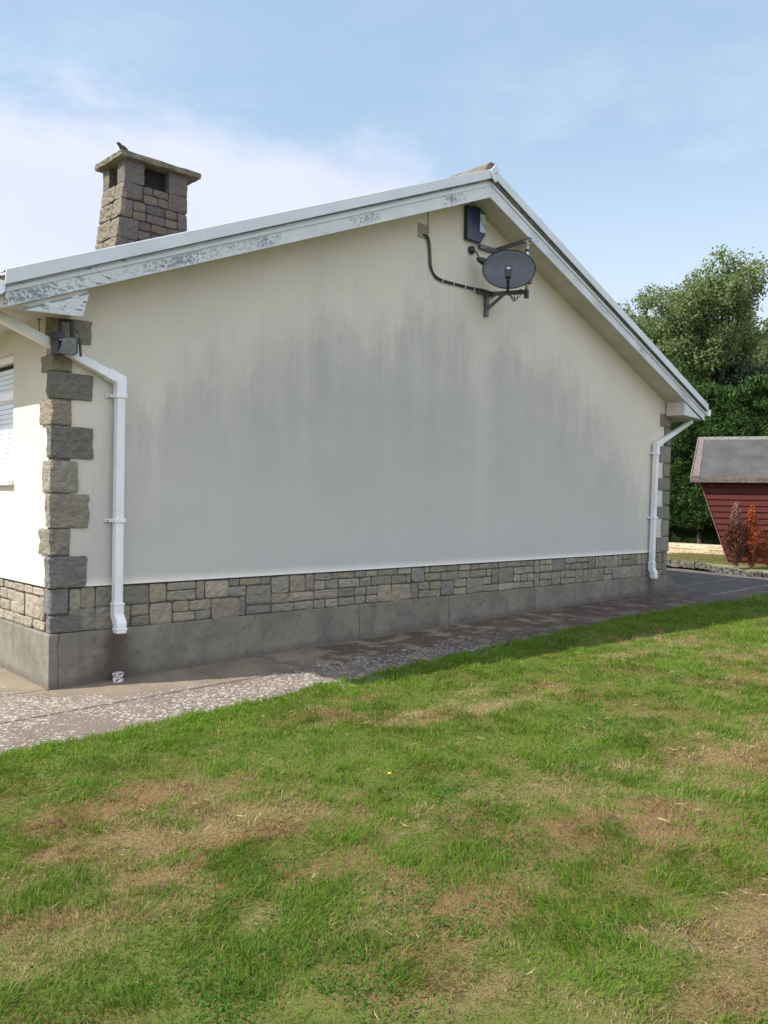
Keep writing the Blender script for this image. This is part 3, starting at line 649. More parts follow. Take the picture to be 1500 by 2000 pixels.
# soffits, boards, verge -------------------------------------------
YB0, YB1 = -.315, -.290
def mir(pts): return [(GW - x, z) for x, z in pts][::-1]
bl = lambda x: 2.86 + .408 * x
for side in (0, 1):
    f = (lambda p: p) if side == 0 else mir
    bm = B(); prism(bm, f([(-.10, bl(-.10) + .035), (HX, bl(HX) + .035), (HX, bl(HX) + .06), (-.10, bl(-.10) + .06)]), YB1, .02); P('gable_soffit', bm, M_soffit)
    # board in two lengths on the left slope (the joint shows near the ridge)
    segs = [(-.455, HX - .62), (HX - .617, HX)] if side == 0 else [(-.455, HX)]
    for i, (a, c_) in enumerate(segs):
        o = -.003 * i
        bm = B(); prism(bm, f([(a, max(bl(a), 2.703)), (c_, bl(c_)), (c_, bl(c_) + .18), (a, bl(a) + .18)]), YB0 + o, YB1 + o); P('bargeboard', bm, M_peel, bevel=.002, seg=1)
    # end piece closing the eaves box
    tb = [(-.40, 2.703), (.085, 2.725), (.135, bl(.135) - .006), (-.30, bl(-.30) - .009)] if side == 0 else [(-.43, 2.715), (.155, 2.742), (.145, bl(.145) - .001), (-.36, bl(-.36) + .002)]
    bm = B(); prism(bm, f(tb), YB0 + .006, YB1 + .002); P('eaves_box_end', bm, M_peel)
    bm = B(); prism(bm, f([(-.435, 2.735), (.075 if side == 0 else .145, 2.745), (.13 if side == 0 else .135, bl(.13) + .03), (-.435, bl(-.43) + .16)]), YB1 + .003, .0 - .0225); P('eaves_box', bm, M_soffit)
    # cement bed and batten, verge trim
    bm = B(); prism(bm, f([(-.455, bl(-.455) + .1805), (HX, bl(HX) + .1805), (HX, bl(HX) + .205), (-.455, bl(-.455) + .205)]), -.338, -.25); P('verge_bed', bm, M_batten)
    bm = B(); prism(bm, f([(-.455, bl(-.455) + .128), (HX, bl(HX) + .128), (HX, bl(HX) + .158), (-.455, bl(-.455) + .158)]), -.327, YB0 - .0002); P('verge_batten', bm, M_upvc)
    vt = lambda x: 3.142 + .4115 * x
    a, c_ = -.475, HX - .015
    bm = B(); prism(bm, f([(a, vt(a) - .105), (c_, vt(c_) - .100), (c_, vt(c_)), (a + .01, vt(a))]), -.368, -.355)
    prism(bm, f([(a, vt(a) - .012), (c_, vt(c_) - .012), (c_, vt(c_) + .001), (a, vt(a) + .001)]), -.3545, -.25)
    P('verge_trim', bm, M_upvc, bevel=.003)
# ridge cap disc with its screw
bm = B(); prism(bm, [(HX - .075, 4.985), (HX - .055, 4.905), (HX + .0, 4.868), (HX + .055, 4.905), (HX + .075, 4.985), (HX, 5.062)], -.385, -.369)
rc = P('ridge_end_cap', bm, M_upvc, bevel=.004)
bm = B(); prism(bm, [(HX + a_, 4.965 + c_) for a_, c_ in circ(.009, 8)], -.390, -.3855); P('screw', bm, M_black, rc)
# roof slopes
mt, nt, b = new_mat('roof_tiles'); v = nt.coords(); br = nt.n('ShaderNodeTexBrick'); nt.set(br.inputs[0], nt.mapping(v, (1, 1, 1), rot=(0, 0, R_(90))))
br.inputs['Scale'].default_value = 3; br.inputs['Mortar Size'].default_value = .012; br.inputs[1].default_value = (.20, .14, .085, 1); br.inputs[2].default_value = (.15, .105, .07, 1); br.inputs[3].default_value = (.04, .03, .02, 1)
c = nt.mix(nt.math('MULTIPLY', nt.ss(nt.noise(v, 7, 5), .45, .7), .5), br.outputs[0], (.22, .21, .12)); nt.set(b.inputs['Base Color'], c); b.inputs['Roughness'].default_value = .9
nt.set(b.inputs['Normal'], nt.bump(br.outputs[1], -.5, .02)); M_roof = mt
bm = B()
for side in (0, 1):
    f = (lambda p: p) if side == 0 else mir
    n = 15
    for k in range(n):      # overlapping tile courses
        a = -.50 + (HX + .50) * k / n; c_ = -.50 + (HX + .50) * (k + 1) / n + (.03 if k < n - 1 else 0); t = lambda x: 3.105 + .4115 * x
        prism(bm, f([(a, t(a) - .035), (c_, t(c_) - .05), (c_, t(c_) - .022), (a, t(a) + .0)]), -.350, HL + .3)
roof = P('roof', bm, M_roof)
y = -.34
while y < HL:
    bm = B(); prism(bm, [(HX - .15, 4.955), (HX - .09, 5.045), (HX - .03, 5.092), (HX + .03, 5.092), (HX + .09, 5.045), (HX + .15, 4.955), (HX, 4.93)], y, y + .44)
    P('ridge_tile', bm, M_tile, roof, bevel=.004); y += .45
# fascia, eaves soffit, gutters
for side in (0, 1):
    sx_ = (lambda x: x) if side == 0 else (lambda x: GW - x)
    def bx(lo, hi):
        a, c_ = sorted((sx_(lo[0]), sx_(hi[0]))); bm = B(); box(bm, (a, lo[1], lo[2]), (c_, hi[1], hi[2])); return bm
    P('eaves_soffit', bx((-.44, -.02, 2.762), (.0, HL, 2.775)), M_soffit)
    P('fascia', bx((-.462, -.287, 2.715), (-.442, HL, 2.90)), M_upvc)
    bm = B()
    U_ = [(-.465, 2.872), (-.468, 2.80), (-.490, 2.778), (-.555, 2.778), (-.578, 2.80), (-.583, 2.875), (-.577, 2.875), (-.573, 2.803), (-.553, 2.784), (-.492, 2.784), (-.474, 2.803), (-.471, 2.872)]
    pts = [(sx_(x), z) for x, z in U_]
    prism(bm, pts, -.345, HL)
    prism(bm, [(sx_(x), z) for x, z in U_[:6]], -.352, -.3455)
    P('gutter', bm, M_pipe)
# downpipes --------------------------------------------------------
def clip(parent, x, z, w=.088):
    bm = B(); box(bm, (x - w / 2, -.104, z - .016), (x + w / 2, -.018, z + .016)); box(bm, (x - w / 2 - .045, -.03, z - .012), (x - w / 2, -.002, z + .012))
    c_ = P('pipe_clip', bm, M_pipe, parent, bevel=.003)
    bm = B(); prism(bm, [(x - w / 2 - .03 + a, z + q) for a, q in circ(.006, 8)], -.034, -.0305); P('screw', bm, M_black, c_)
def downpipe(xb, xt, ztop, outlet):
    bm = B(); sweep(bm, [(xb, -.062, .585), (xt, -.062, ztop), outlet], sq(.066)); dp = P('downpipe', bm, M_pipe, bevel=.006)
    bm = B(); d = (Vector(outlet) - Vector((xt, -.062, ztop))).normalized()
    sweep(bm, [(xt, -.062, ztop - .13), (xt, -.062, ztop), tuple(Vector((xt, -.062, ztop)) + d * .11)], sq(.078)); P('pipe_bend', bm, M_pipe, dp, bevel=.005)
    bm = B(); box(bm, (outlet[0] - .045, outlet[1] - .045, outlet[2] - .02), (outlet[0] + .045, outlet[1] + .045, outlet[2] + .06)); P('gutter_outlet', bm, M_pipe, dp, bevel=.006)
    clip(dp, xt, ztop - .12); clip(dp, (xt + xb) / 2, 1.255)
    bm = B(); sweep(bm, [(xb, -.062, .62), (xb, -.062, .525), (xb + .008, -.095, .455), (xb + .008, -.095, .385)], sq(.078)); s = P('pipe_shoe', bm, M_pipe, dp, bevel=.005)
    bm = B(); box(bm, (xb - .036, -.138, .41), (xb + .052, -.052, .424)); P('shoe_collar', bm, M_pipe, dp, bevel=.003); bm = B(); box(bm, (xb - .044, -.106, .60), (xb + .044, -.018, .614)); P('shoe_collar', bm, M_pipe, dp, bevel=.003)
downpipe(.492, .494, 2.335, (-.52, .05, 2.765)); downpipe(8.61, 8.665, 2.300, (9.70, -.02, 2.70))
# window -----------------------------------------------------------
bm = B(); fx = .07
fw = .06
for a in ((y0, z0, y1, z0 + fw), (y0, z1 - fw, y1, z1), (y0, z0 + fw, y0 + fw, z1 - fw), (y1 - fw, z0 + fw, y1, z1 - fw), (y0 + fw, 2.235, y1 - fw, 2.30), ((y0 + y1) / 2 - .03, z0 + fw, (y0 + y1) / 2 + .03, 2.235)):
    box(bm, (fx, a[0] + .0005, a[1] + .0005), (fx + .06, a[2] - .0005, a[3] - .0005))
win = P('window', bm, M_frame, bevel=.004)
mt, nt, b = new_mat('window_glass'); b.inputs['Base Color'].default_value = (.03, .035, .04, 1); b.inputs['Roughness'].default_value = .03
tr = nt.n('ShaderNodeBsdfTransparent'); fr = nt.n('ShaderNodeLayerWeight'); fr.inputs[0].default_value = .12; gl = nt.n('ShaderNodeBsdfGlossy'); gl.inputs['Roughness'].default_value = .02
mx = nt.n('ShaderNodeMixShader'); nt.nt.links.new(nt.math('MULTIPLY', nt.math('ADD', fr.outputs['Fresnel'], .04), nt.math('SUBTRACT', 1, nt.n('ShaderNodeNewGeometry').outputs['Backfacing'])), mx.inputs[0]); nt.nt.links.new(tr.outputs[0], mx.inputs[1]); nt.nt.links.new(gl.outputs[0], mx.inputs[2])
nt.nt.links.new(mx.outputs[0], nt.nt.nodes['Material Output'].inputs['Surface']); M_glass = mt
for a in ((y0 + .06, z0 + .06, (y0 + y1) / 2 - .03, 2.235), ((y0 + y1) / 2 + .03, z0 + .06, y1 - .06, 2.235), (y0 + .06, 2.30, y1 - .06, z1 - .06)):
    bm = B(); box(bm, (fx + .026, a[0] + .0005, a[1] + .0005), (fx + .034, a[2] - .0005, a[3] - .0005)); P('pane', bm, M_glass, win)
bm = B()
z = z0 + .05
z = z0 + .065
while z < z1 - .10:
    vs = box(bm, (.112, y0 + .064, z), (.1145, (y0 + y1) / 2 - .033, z + .039)); vs += box(bm, (.112, (y0 + y1) / 2 + .033, z), (.1145, y1 - .064, z + .039)); z += .042
    for v in vs: v.co.x += (v.co.z - z + .042) * .12
P('blind', bm, simple('blind_slat', (.74, .80, .83), (.68, .75, .79), 4, .5), win)
bm = B(); box(bm, (.20, y0 - .1, z0 - .1), (.24, y1 + .1, z1 + .1)); P('room_darkness', bm, M_dark, win)
bm = B(); box(bm, (-.045, y0 - .03, z0 - .045), (.068, y1 + .03, z0 - .003)); P('sill', bm, M_frame, win, bevel=.006)
# vent grille, conduit, soffit nail --------------------------------
bm = B()
for i in range(9): box(bm, (3.79 + i * .022, -.007, 4.19), (3.793 + i * .022, -.004, 4.345))
for i in range(7): box(bm, (3.785, -.0039, 4.20 + i * .022), (3.975, -.001, 4.203 + i * .022))
P('vent_grille', bm, simple('rusted_mesh', (.16, .14, .11), (.09, .08, .07), 30, .8))
bm = B(); box(bm, (3.935, -.016, 4.23), (3.955, -.001, 4.525)); box(bm, (3.957, -.010, 4.12), (3.963, -.001, 4.525)); P('conduit', bm, M_soffit)
bm = B(); tube(bm, [(-.035, .188, 2.765), (-.035, .188, 2.70), (-.030, .18, 2.665)], .004, 6); box(bm, (-.048, .176, 2.757), (-.022, .2, 2.7615)); P('hook', bm, M_rust)

# chimney ----------------------------------------------------------
cy = 3.5
K = lambda z: (z - 4.0) / (5.30 - 4.0)
cx0 = lambda z: 2.105 + .165 * K(z)          # battered left face
cx1 = 3.15; cyf = 3.57; cyb = 4.17; CT = 5.315
bm = B()
for i, (zz) in enumerate((3.6, CT - .01)): pass
vs = [bm.verts.new(p) for p in ((cx0(3.6) + .02, cyf + .02, 3.6), (cx1 - .02, cyf + .02, 3.6), (cx1 - .02, cyb - .02, 3.6), (cx0(3.6) + .02, cyb - .02, 3.6), (cx0(CT) + .02, cyf + .02, CT - .01), (cx1 - .02, cyf + .02, CT - .01), (cx1 - .02, cyb - .02, CT - .01), (cx0(CT) + .02, cyb - .02, CT - .01))]
for f in ((0, 1, 5, 4), (1, 2, 6, 5), (2, 3, 7, 6), (3, 0, 4, 7), (4, 5, 6, 7), (3, 2, 1, 0)): bm.faces.new([vs[i] for i in f])
chim = P('chimney', bm, simple('dark_mortar', (.055, .048, .04), (.035, .03, .027), 20, .95, bump=.4))
V, F, C = [], [], []
CTN = [(.18, .155, .138), (.19, .16, .14), (.16, .142, .13), (.14, .13, .125), (.20, .17, .14), (.125, .118, .116)]
z = 3.70; i = 0
zs = [3.70, 3.93, 4.14, 4.38, 4.62, 4.87, 5.10, CT]
for k in range(len(zs) - 1):
    za, zb_ = zs[k], zs[k + 1]; lw_ = .17 if k % 2 else .28; rw = .27 if k % 2 == 0 else .14
    g_ = .017
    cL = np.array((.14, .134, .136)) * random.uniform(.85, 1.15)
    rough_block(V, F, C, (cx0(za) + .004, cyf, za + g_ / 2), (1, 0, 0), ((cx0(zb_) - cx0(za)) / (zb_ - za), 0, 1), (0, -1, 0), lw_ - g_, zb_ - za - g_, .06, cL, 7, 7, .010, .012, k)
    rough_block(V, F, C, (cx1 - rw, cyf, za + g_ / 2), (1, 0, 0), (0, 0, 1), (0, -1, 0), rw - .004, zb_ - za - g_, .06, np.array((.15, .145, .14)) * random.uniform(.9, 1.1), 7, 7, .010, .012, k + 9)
    xa = cx0(za) + lw_; L = cx1 - rw - xa
    zm = za + (zb_ - za) * random.uniform(.42, .6)
    for x, r, w, n in pack(L, 2, .13, .28, .10):
        a, c_ = (za, zm) if (r == 0 and n == 1) else ((zm, zb_) if n == 1 else (za, zb_))
        if w > .05: rough_block(V, F, C, (xa + x + g_ / 2, cyf + .006, a + g_ / 2), (1, 0, 0), (0, 0, 1), (0, -1, 0), w - g_, c_ - a - g_, .05, np.array(random.choice(CTN)) * random.uniform(.85, 1.15), 6, 5, .012, .008, random.uniform(0, 90))
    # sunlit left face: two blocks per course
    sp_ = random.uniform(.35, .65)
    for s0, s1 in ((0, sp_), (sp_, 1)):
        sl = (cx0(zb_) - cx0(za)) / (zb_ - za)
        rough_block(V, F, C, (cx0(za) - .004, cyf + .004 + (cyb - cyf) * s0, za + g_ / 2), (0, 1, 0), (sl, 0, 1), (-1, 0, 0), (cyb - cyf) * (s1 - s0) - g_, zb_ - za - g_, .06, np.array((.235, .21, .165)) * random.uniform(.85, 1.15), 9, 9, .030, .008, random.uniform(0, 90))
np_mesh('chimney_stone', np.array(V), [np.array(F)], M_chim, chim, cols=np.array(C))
# piers and dark flue under the cap
ZC = 5.585
for (xa, xb, ya, yb) in ((cx0(CT) + .0, cx0(CT) + .27, cyf + .0, cyf + .19), (cx1 - .27, cx1, cyf, cyf + .19), (cx0(CT), cx0(CT) + .2, cyb - .17, cyb), (cx1 - .25, cx1, cyb - .17, cyb)):
    bm = B(); box(bm, (xa + .004, ya + .004, CT + .001), (xb - .004, yb - .004, ZC)); bmesh.ops.subdivide_edges(bm, edges=bm.edges[:], cuts=4, use_grid_fill=True)
    for v in bm.verts: v.co += Vector([random.uniform(-.006, .006) for _ in range(3)])
    o = P('pier', bm, M_chim, chim)
    a = o.data.color_attributes.new('tone', 'FLOAT_COLOR', 'POINT'); a.data.foreach_set('color', np.tile(np.array([.15, .143, .14, 1], np.float32), len(o.data.vertices)))
bm = B(); box(bm, (cx0(CT) + .14, cyf + .13, CT), (cx1 - .14, cyb - .13, ZC - .002)); P('flue', bm, M_dark, chim)
bm = B(); box(bm, (2.195, cy, ZC + .001), (3.30, 4.24, ZC + .062)); bmesh.ops.subdivide_edges(bm, edges=bm.edges[:], cuts=9, use_grid_fill=True)
for v in bm.verts:
    v.co += Vector([random.uniform(-.005, .005) for _ in range(3)])
    if v.co.z > ZC + .05: v.co.z += .028 * max(0, 1 - ((v.co.x - 2.75) / .6) ** 2) * max(0, 1 - ((v.co.y - 3.87) / .42) ** 2)
P('chimney_cap', bm, M_capc, chim)

# ------------------------------------------------------------------ things fixed to the house
def thing_part(root, name, bm, mat, parent=None, **k): return finish(name, bm, mat, parent or root, **k)
# satellite dish
dish = empty('satellite_dish', (4.90, 0, 3.56), 'dark grey oval satellite dish on steel wall brackets below the gable peak', 'satellite dish')
T = lambda n, bm, mt, par=None, **k: finish(n, bm, mt, par or dish, **k)
mast = Vector((5.035, -.47, 0))
n_ = Vector((-.74, -.64, .16)).normalized(); s_ = n_.cross(Vector((0, 0, 1))).normalized() * -1; u_ = n_.cross(s_).normalized()
if u_.z < 0: u_ = -u_
dc = Vector((4.775, -.425, 3.965))
bm = B(); A_, B_ = .285, .222; rings = []
for side in (0, 1):
    rr = []
    for i in range(0, 9):
        r = i / 8; ring = []
        for j in range(40):
            t = 2 * math.pi * j / 40; q = dc + s_ * (A_ * r * math.cos(t)) + u_ * (B_ * r * math.sin(t)) + n_ * (.055 * r * r - .03 - .006 * side)
            ring.append(bm.verts.new(q))
        rr.append(ring)
    for i in range(1, 8):
        for j in range(40): bm.faces.new([rr[i][j], rr[i][(j + 1) % 40], rr[i + 1][(j + 1) % 40], rr[i + 1][j]])
    bm.faces.new(rr[1]); rings.append(rr[8])
for j in range(40): bm.faces.new([rings[0][j], rings[0][(j + 1) % 40], rings[1][(j + 1) % 40], rings[1][j]])
bmesh.ops.delete(bm, geom=[v for v in bm.verts if not v.link_faces], context='VERTS')
bmesh.ops.recalc_face_normals(bm, faces=bm.faces[:]); refl = T('reflector', bm, M_dish, smooth=True)
bm = B(); tube(bm, [dc + s_ * (A_ * math.cos(t)) + u_ * (B_ * math.sin(t)) + n_ * .024 for t in [2 * math.pi * k / 48 for k in range(49)]], .0055, 6); T('rim', bm, M_black, refl, smooth=True)
for a, c_ in ((-.03, .0), (.035, .005), (.03, -.13)):
    bm = B(); q = dc + s_ * a + u_ * c_ - n_ * .022; tube(bm, [q, q + n_ * .008], .006, 8); T('bolt', bm, M_black, refl)
head = dc + n_ * .22 - u_ * .105 - s_ * .015; foot = dc - u_ * B_ - s_ * .01
bm = B(); sweep(bm, [foot - n_ * .12, foot - u_ * .03 + n_ * .02, head - u_ * .085], sq(.03, .035)); T('feed_arm', bm, M_black)
Mh = Matrix.Translation(head) @ Matrix((( s_.x, n_.x, u_.x, 0), (s_.y, n_.y, u_.y, 0), (s_.z, n_.z, u_.z, 0), (0, 0, 0, 1)))
bm = B(); box(bm, (-.032, -.035, -.085), (.032, .03, .050), Mh); hd = T('receiver_head', bm, M_black, bevel=.012)
bm = B(); box(bm, (-.018, .0305, .002), (.018, .0325, .026), Mh); T('sticker', bm, M_label, hd)
bm = B(); tube(bm, [mast + Vector((0, 0, 3.74)), mast + Vector((0, 0, 4.34))], .019, 12); mst = T('mast', bm, M_alu, smooth=True)
bm = B(); tube(bm, [mast + Vector((0, 0, 4.215)), mast + Vector((0, 0, 4.235))], .024, 12); T('collar', bm, M_black, mst)
bm = B(); tube(bm, [mast + Vector((0, 0, 3.70)), mast + Vector((0, 0, 3.775))], .027, 10); T('mast_cap', bm, M_black, mst)
bm = B(); box(bm, (mast.x - .06, mast.y - .05, 3.85), (mast.x + .03, mast.y + .05, 3.93)); box(bm, (mast.x - .16, mast.y - .02, 3.87), (mast.x - .06, mast.y + .03, 3.91)); T('dish_clamp', bm, M_black, bevel=.006)
bm = B(); box(bm, (4.745, -.045, 4.275), (5.10, -.004, 4.325)); sweep(bm, [(5.06, -.02, 4.325), (mast.x + .02, mast.y - .03, 4.345)], sq(.035, .045)); T('upper_bracket', bm, M_galv, bevel=.003)
bm = B(); tube(bm, [(mast.x + .03, mast.y - .02, 4.30), (mast.x - .035, mast.y - .02, 4.30)], .006, 6); tube(bm, [(mast.x + .03, mast.y + .01, 4.32), (mast.x - .045, mast.y + .01, 4.32)], .006, 6); T('clamp_bolt', bm, M_alu)
bm = B(); box(bm, (4.735, -.04, 3.775), (5.03, -.004, 3.825)); box(bm, (4.865, -.045, 3.535), (4.91, -.004, 3.774))
sweep(bm, [(4.935, -.02, 3.80), (mast.x, mast.y - .03, 3.765)], sq(.035, .045)); sweep(bm, [(4.89, -.03, 3.62), (4.95, -.235, 3.775)], sq(.022, .035)); T('lower_bracket', bm, M_galv, bevel=.003)
bm = B()
for k, (dx, dz) in enumerate(((.0, .0), (.02, .015), (-.015, .03))):
    st = head - u_ * .06 + s_ * (.012 * (k - 1)); en = Vector((5.0, -.42, 3.80))
    mid = foot * .45 + en * .55 - Vector((0, 0, .10 + .035 * k))
    tube(bm, spline([st, st - u_ * .07, foot - u_ * (.03 + dx) + n_ * .03, mid + Vector((dx, 0, dz)), en + Vector((-.05 * k, 0, -.06)), en]), .0045, 5)
T('lead', bm, M_cable, smooth=True)

# alarm box
al = empty('alarm_box', (4.66, 0, 4.5), 'navy blue alarm bell box with pale blue label under the ridge', 'alarm box')
T2 = lambda n, bm, mt, par=None, **k: finish(n, bm, mt, par or al, **k)
bm = B(); prism(bm, [(4.505, 4.325), (4.735, 4.325), (4.815, 4.435), (4.815, 4.715), (4.505, 4.695)], -.058, -.004); bx_ = T2('box_case', bm, M_navy, bevel=.007)
bm = B(); prism(bm, [(4.712, 4.445), (4.805, 4.445), (4.805, 4.698), (4.712, 4.692)], -.0605, -.0585); lb = T2('label_panel', bm, M_label)
bm = B(); prism(bm, [(4.712, 4.645), (4.805, 4.650), (4.805, 4.698), (4.712, 4.692)], -.0625, -.0607); T2('label_header', bm, M_bluep, lb)
bm = B(); pts = [(4.712, 4.60), (4.735, 4.575), (4.765, 4.53), (4.80, 4.505)]
for (a, c_), (d, e) in zip(pts[:-1], pts[1:]): prism(bm, [(a, c_ - .007), (d, e - .006), (d, e + .004), (a, c_ + .008)], -.0622, -.0607)
T2('label_emblem', bm, M_black, lb)

# swivel lamp
sw = empty('wall_lamp', (4.626, 0, 4.232), 'small black swivel lamp with oval hood left of the satellite dish', 'lamp')
T3 = lambda n, bm, mt, par=None, **k: finish(n, bm, mt, par or sw, **k)
bm = B(); tube(bm, [(4.626, -.002, 4.232), (4.626, -.03, 4.232), (4.626, -.05, 4.23)], [.046, .046, .03], 14); T3('wall_mount', bm, M_black, smooth=False)
bm = B(); tube(bm, spline([(4.626, -.05, 4.23), (4.635, -.085, 4.19), (4.65, -.10, 4.14), (4.66, -.11, 4.11)]), .013, 8); T3('swivel_arm', bm, M_galv, smooth=True)
bm = B(); tube(bm, [(4.632, -.088, 4.130), (4.655, -.10, 4.118), (4.70, -.125, 4.10), (4.745, -.15, 4.08), (4.785, -.17, 4.07), (4.80, -.178, 4.066)], [.012, .030, .042, .043, .030, .008], 12); T3('lamp_hood', bm, M_black, smooth=True)

# cable along the wall
def cable_thing():
    bm = B(); base = [(3.875, -.004, 4.235), (3.90, -.02, 4.222), (3.945, -.014, 4.16), (3.965, -.012, 4.03), (3.975, -.012, 3.93), (4.02, -.012, 3.855), (4.10, -.012, 3.815), (4.25, -.012, 3.806), (4.65, -.012, 3.812), (4.80, -.055, 3.808), (4.93, -.07, 3.80)]
    for k, (dy, dz) in enumerate(((0, 0), (-.007, .009), (-.003, -.010))):
        pts = [(x + (dz if z > 3.9 else 0) * 1.2, y + dy, z + (dz if z < 3.9 else 0) + random.uniform(-.002, .002)) for x, y, z in base]
        tube(bm, spline(pts), .0058, 6)
    o = finish('cable', bm, M_cable, smooth=True); o.location = (0, 0, 0); tag(o, 'bundle of black cables clipped from the vent to the dish bracket', 'cable')
    for x in (4.16, 4.34, 4.53, 4.68):
        bm = B(); box(bm, (x - .004, -.026, 3.788), (x + .004, -.002, 3.830)); finish('cable_clip', bm, M_label, o)
cable_thing()

# floodlight at the near corner
fl = empty('floodlight', (.02, -.14, 2.60), 'broken dark floodlight hanging on its yoke at the near corner', 'floodlight')
T4 = lambda n, bm, mt, par=None, **k: finish(n, bm, mt, par or fl, **k)
bm = B(); sweep(bm, [(.005, -.10, 2.56), (.005, -.10, 2.718), (.075, -.15, 2.715), (.075, -.15, 2.56)], sq(.012, .03)); T4('yoke', bm, simple('dark_brown_steel', (.035, .025, .022), (.02, .016, .015), 20, .6), bevel=.002)
Mr = Matrix.Translation((.055, -.135, 2.525)) @ Euler((R_(8), R_(-4), R_(-28))).to_matrix().to_4x4()
bm = B()
pr = [(-.075, -.05), (.03, -.075), (.07, -.055), (.075, .05), (.045, .078), (-.03, .072)]
bv = []
for t, s in ((-.085, .78), (-.07, .86), (.03, .86), (.075, .55)):
    bv.append([bm.verts.new(Mr @ Vector((a * s, t, c_ * s))) for a, c_ in pr])
for i in range(3):
    for j in range(6): bm.faces.new([bv[i][j], bv[i][(j + 1) % 6], bv[i + 1][(j + 1) % 6], bv[i + 1][j]])
bm.faces.new(bv[0][::-1]); bm.faces.new(bv[-1]); bmesh.ops.recalc_face_normals(bm, faces=bm.faces[:])
T4('housing', bm, M_lampgrey, bevel=.003)
Ml = Matrix.Translation((.005, -.105, 2.52)) @ Euler((0, R_(-6), R_(12))).to_matrix().to_4x4()
bm = B(); box(bm, (-.045, -.045, -.055), (.028, .05, .055), Ml); T4('lamp_front', bm, M_black, bevel=.006)
bm = B(); box(bm, (-.04, -.035, .057), (.02, .05, .11), Ml); T4('junction_box', bm, M_black, bevel=.004)
bm = B(); box(bm, (-.03, -.050, .044), (.02, -.0455, .054), Ml); T4('reflector_edge', bm, M_label)
bm = B(); box(bm, (.075, -.06, -.07), (.09, .03, .07), Mr); T4('cooling_plate', bm, M_black, bevel=.003)

# bird on the cap
bd = empty('bird', (2.235, 3.60, 5.655), 'small dark bird perched on the near corner of the chimney cap', 'bird')
bm = B(); o3 = Vector((2.235, 3.60, 5.675)); dr = Vector((.80, .0, 0))
pf = [(-.085, .083, .002), (-.062, .086, .006), (-.055, .088, .020), (-.038, .090, .027), (-.018, .078, .027), (.0, .058, .033), (.03, .040, .044), (.07, .022, .044), (.11, .004, .032), (.14, -.006, .018), (.20, -.020, .010), (.235, -.028, .004)]
tube(bm, [o3 + Vector((a, 0, c_)) * .78 for a, c_, r in pf], [r * .8 for a, c_, r in pf], 12); body = finish('plumage_body', bm, simple('dark_plumage', (.06, .062, .055), (.03, .03, .032), 40, .7), bd, smooth=True)
bm = B()
for s in (-.014, .014): tube(bm, [o3 + Vector((.045, s, .0)), o3 + Vector((.04, s, -.035)), o3 + Vector((.02, s, -.042))], .004, 5)
finish('leg', bm, M_black, bd)

# pipe stub below the near downpipe
ds = empty('drain_stub', (.50, -.10, .0), 'short flaking white pipe stub standing below the near downpipe', 'drain pipe')
mt, nt, b = new_mat('flaked_whitewash'); v = nt.coords(); c = nt.mix(nt.ss(nt.noise(nt.mapping(v, (1, 1, 2)), 35, 4, .6), .48, .56), (.72, .69, .68), (.17, .09, .07)); nt.set(b.inputs['Base Color'], c); b.inputs['Roughness'].default_value = .8
bm = B(); tube(bm, [(.50, -.075, -.01), (.50, -.075, .025), (.50, -.075, .026), (.50, -.075, .056), (.50, -.075, .057), (.50, -.075, .075), (.50, -.075, .0755), (.50, -.075, .04)], [.042, .042, .037, .037, .042, .042, .034, .032], 18); finish('collar', bm, mt, ds)

# ------------------------------------------------------------------ far garden
# low stone wall in front of the hedge
gw = empty('garden_wall', (16.3, 2, .236), 'low sunlit pale stone wall in front of the hedge', 'garden wall')
bm = B(); box(bm, (16.33, -9, -.1), (16.62, 16, .53)); finish('mortar_core', bm, simple('pale_mortar', (.42, .34, .24), (.32, .26, .19), 20, .95), gw)
stone_band('stone_face', (16.32, -8, 0), (0, 1, 0), (-1, 0, 0), 22, .16, (.12, .12, .13), M_stone, gw, wmin=.3, wmax=.75, gap=.014, tones=[(.47, .37, .26), (.43, .35, .25), (.50, .41, .29), (.40, .32, .23)], amp=.012)
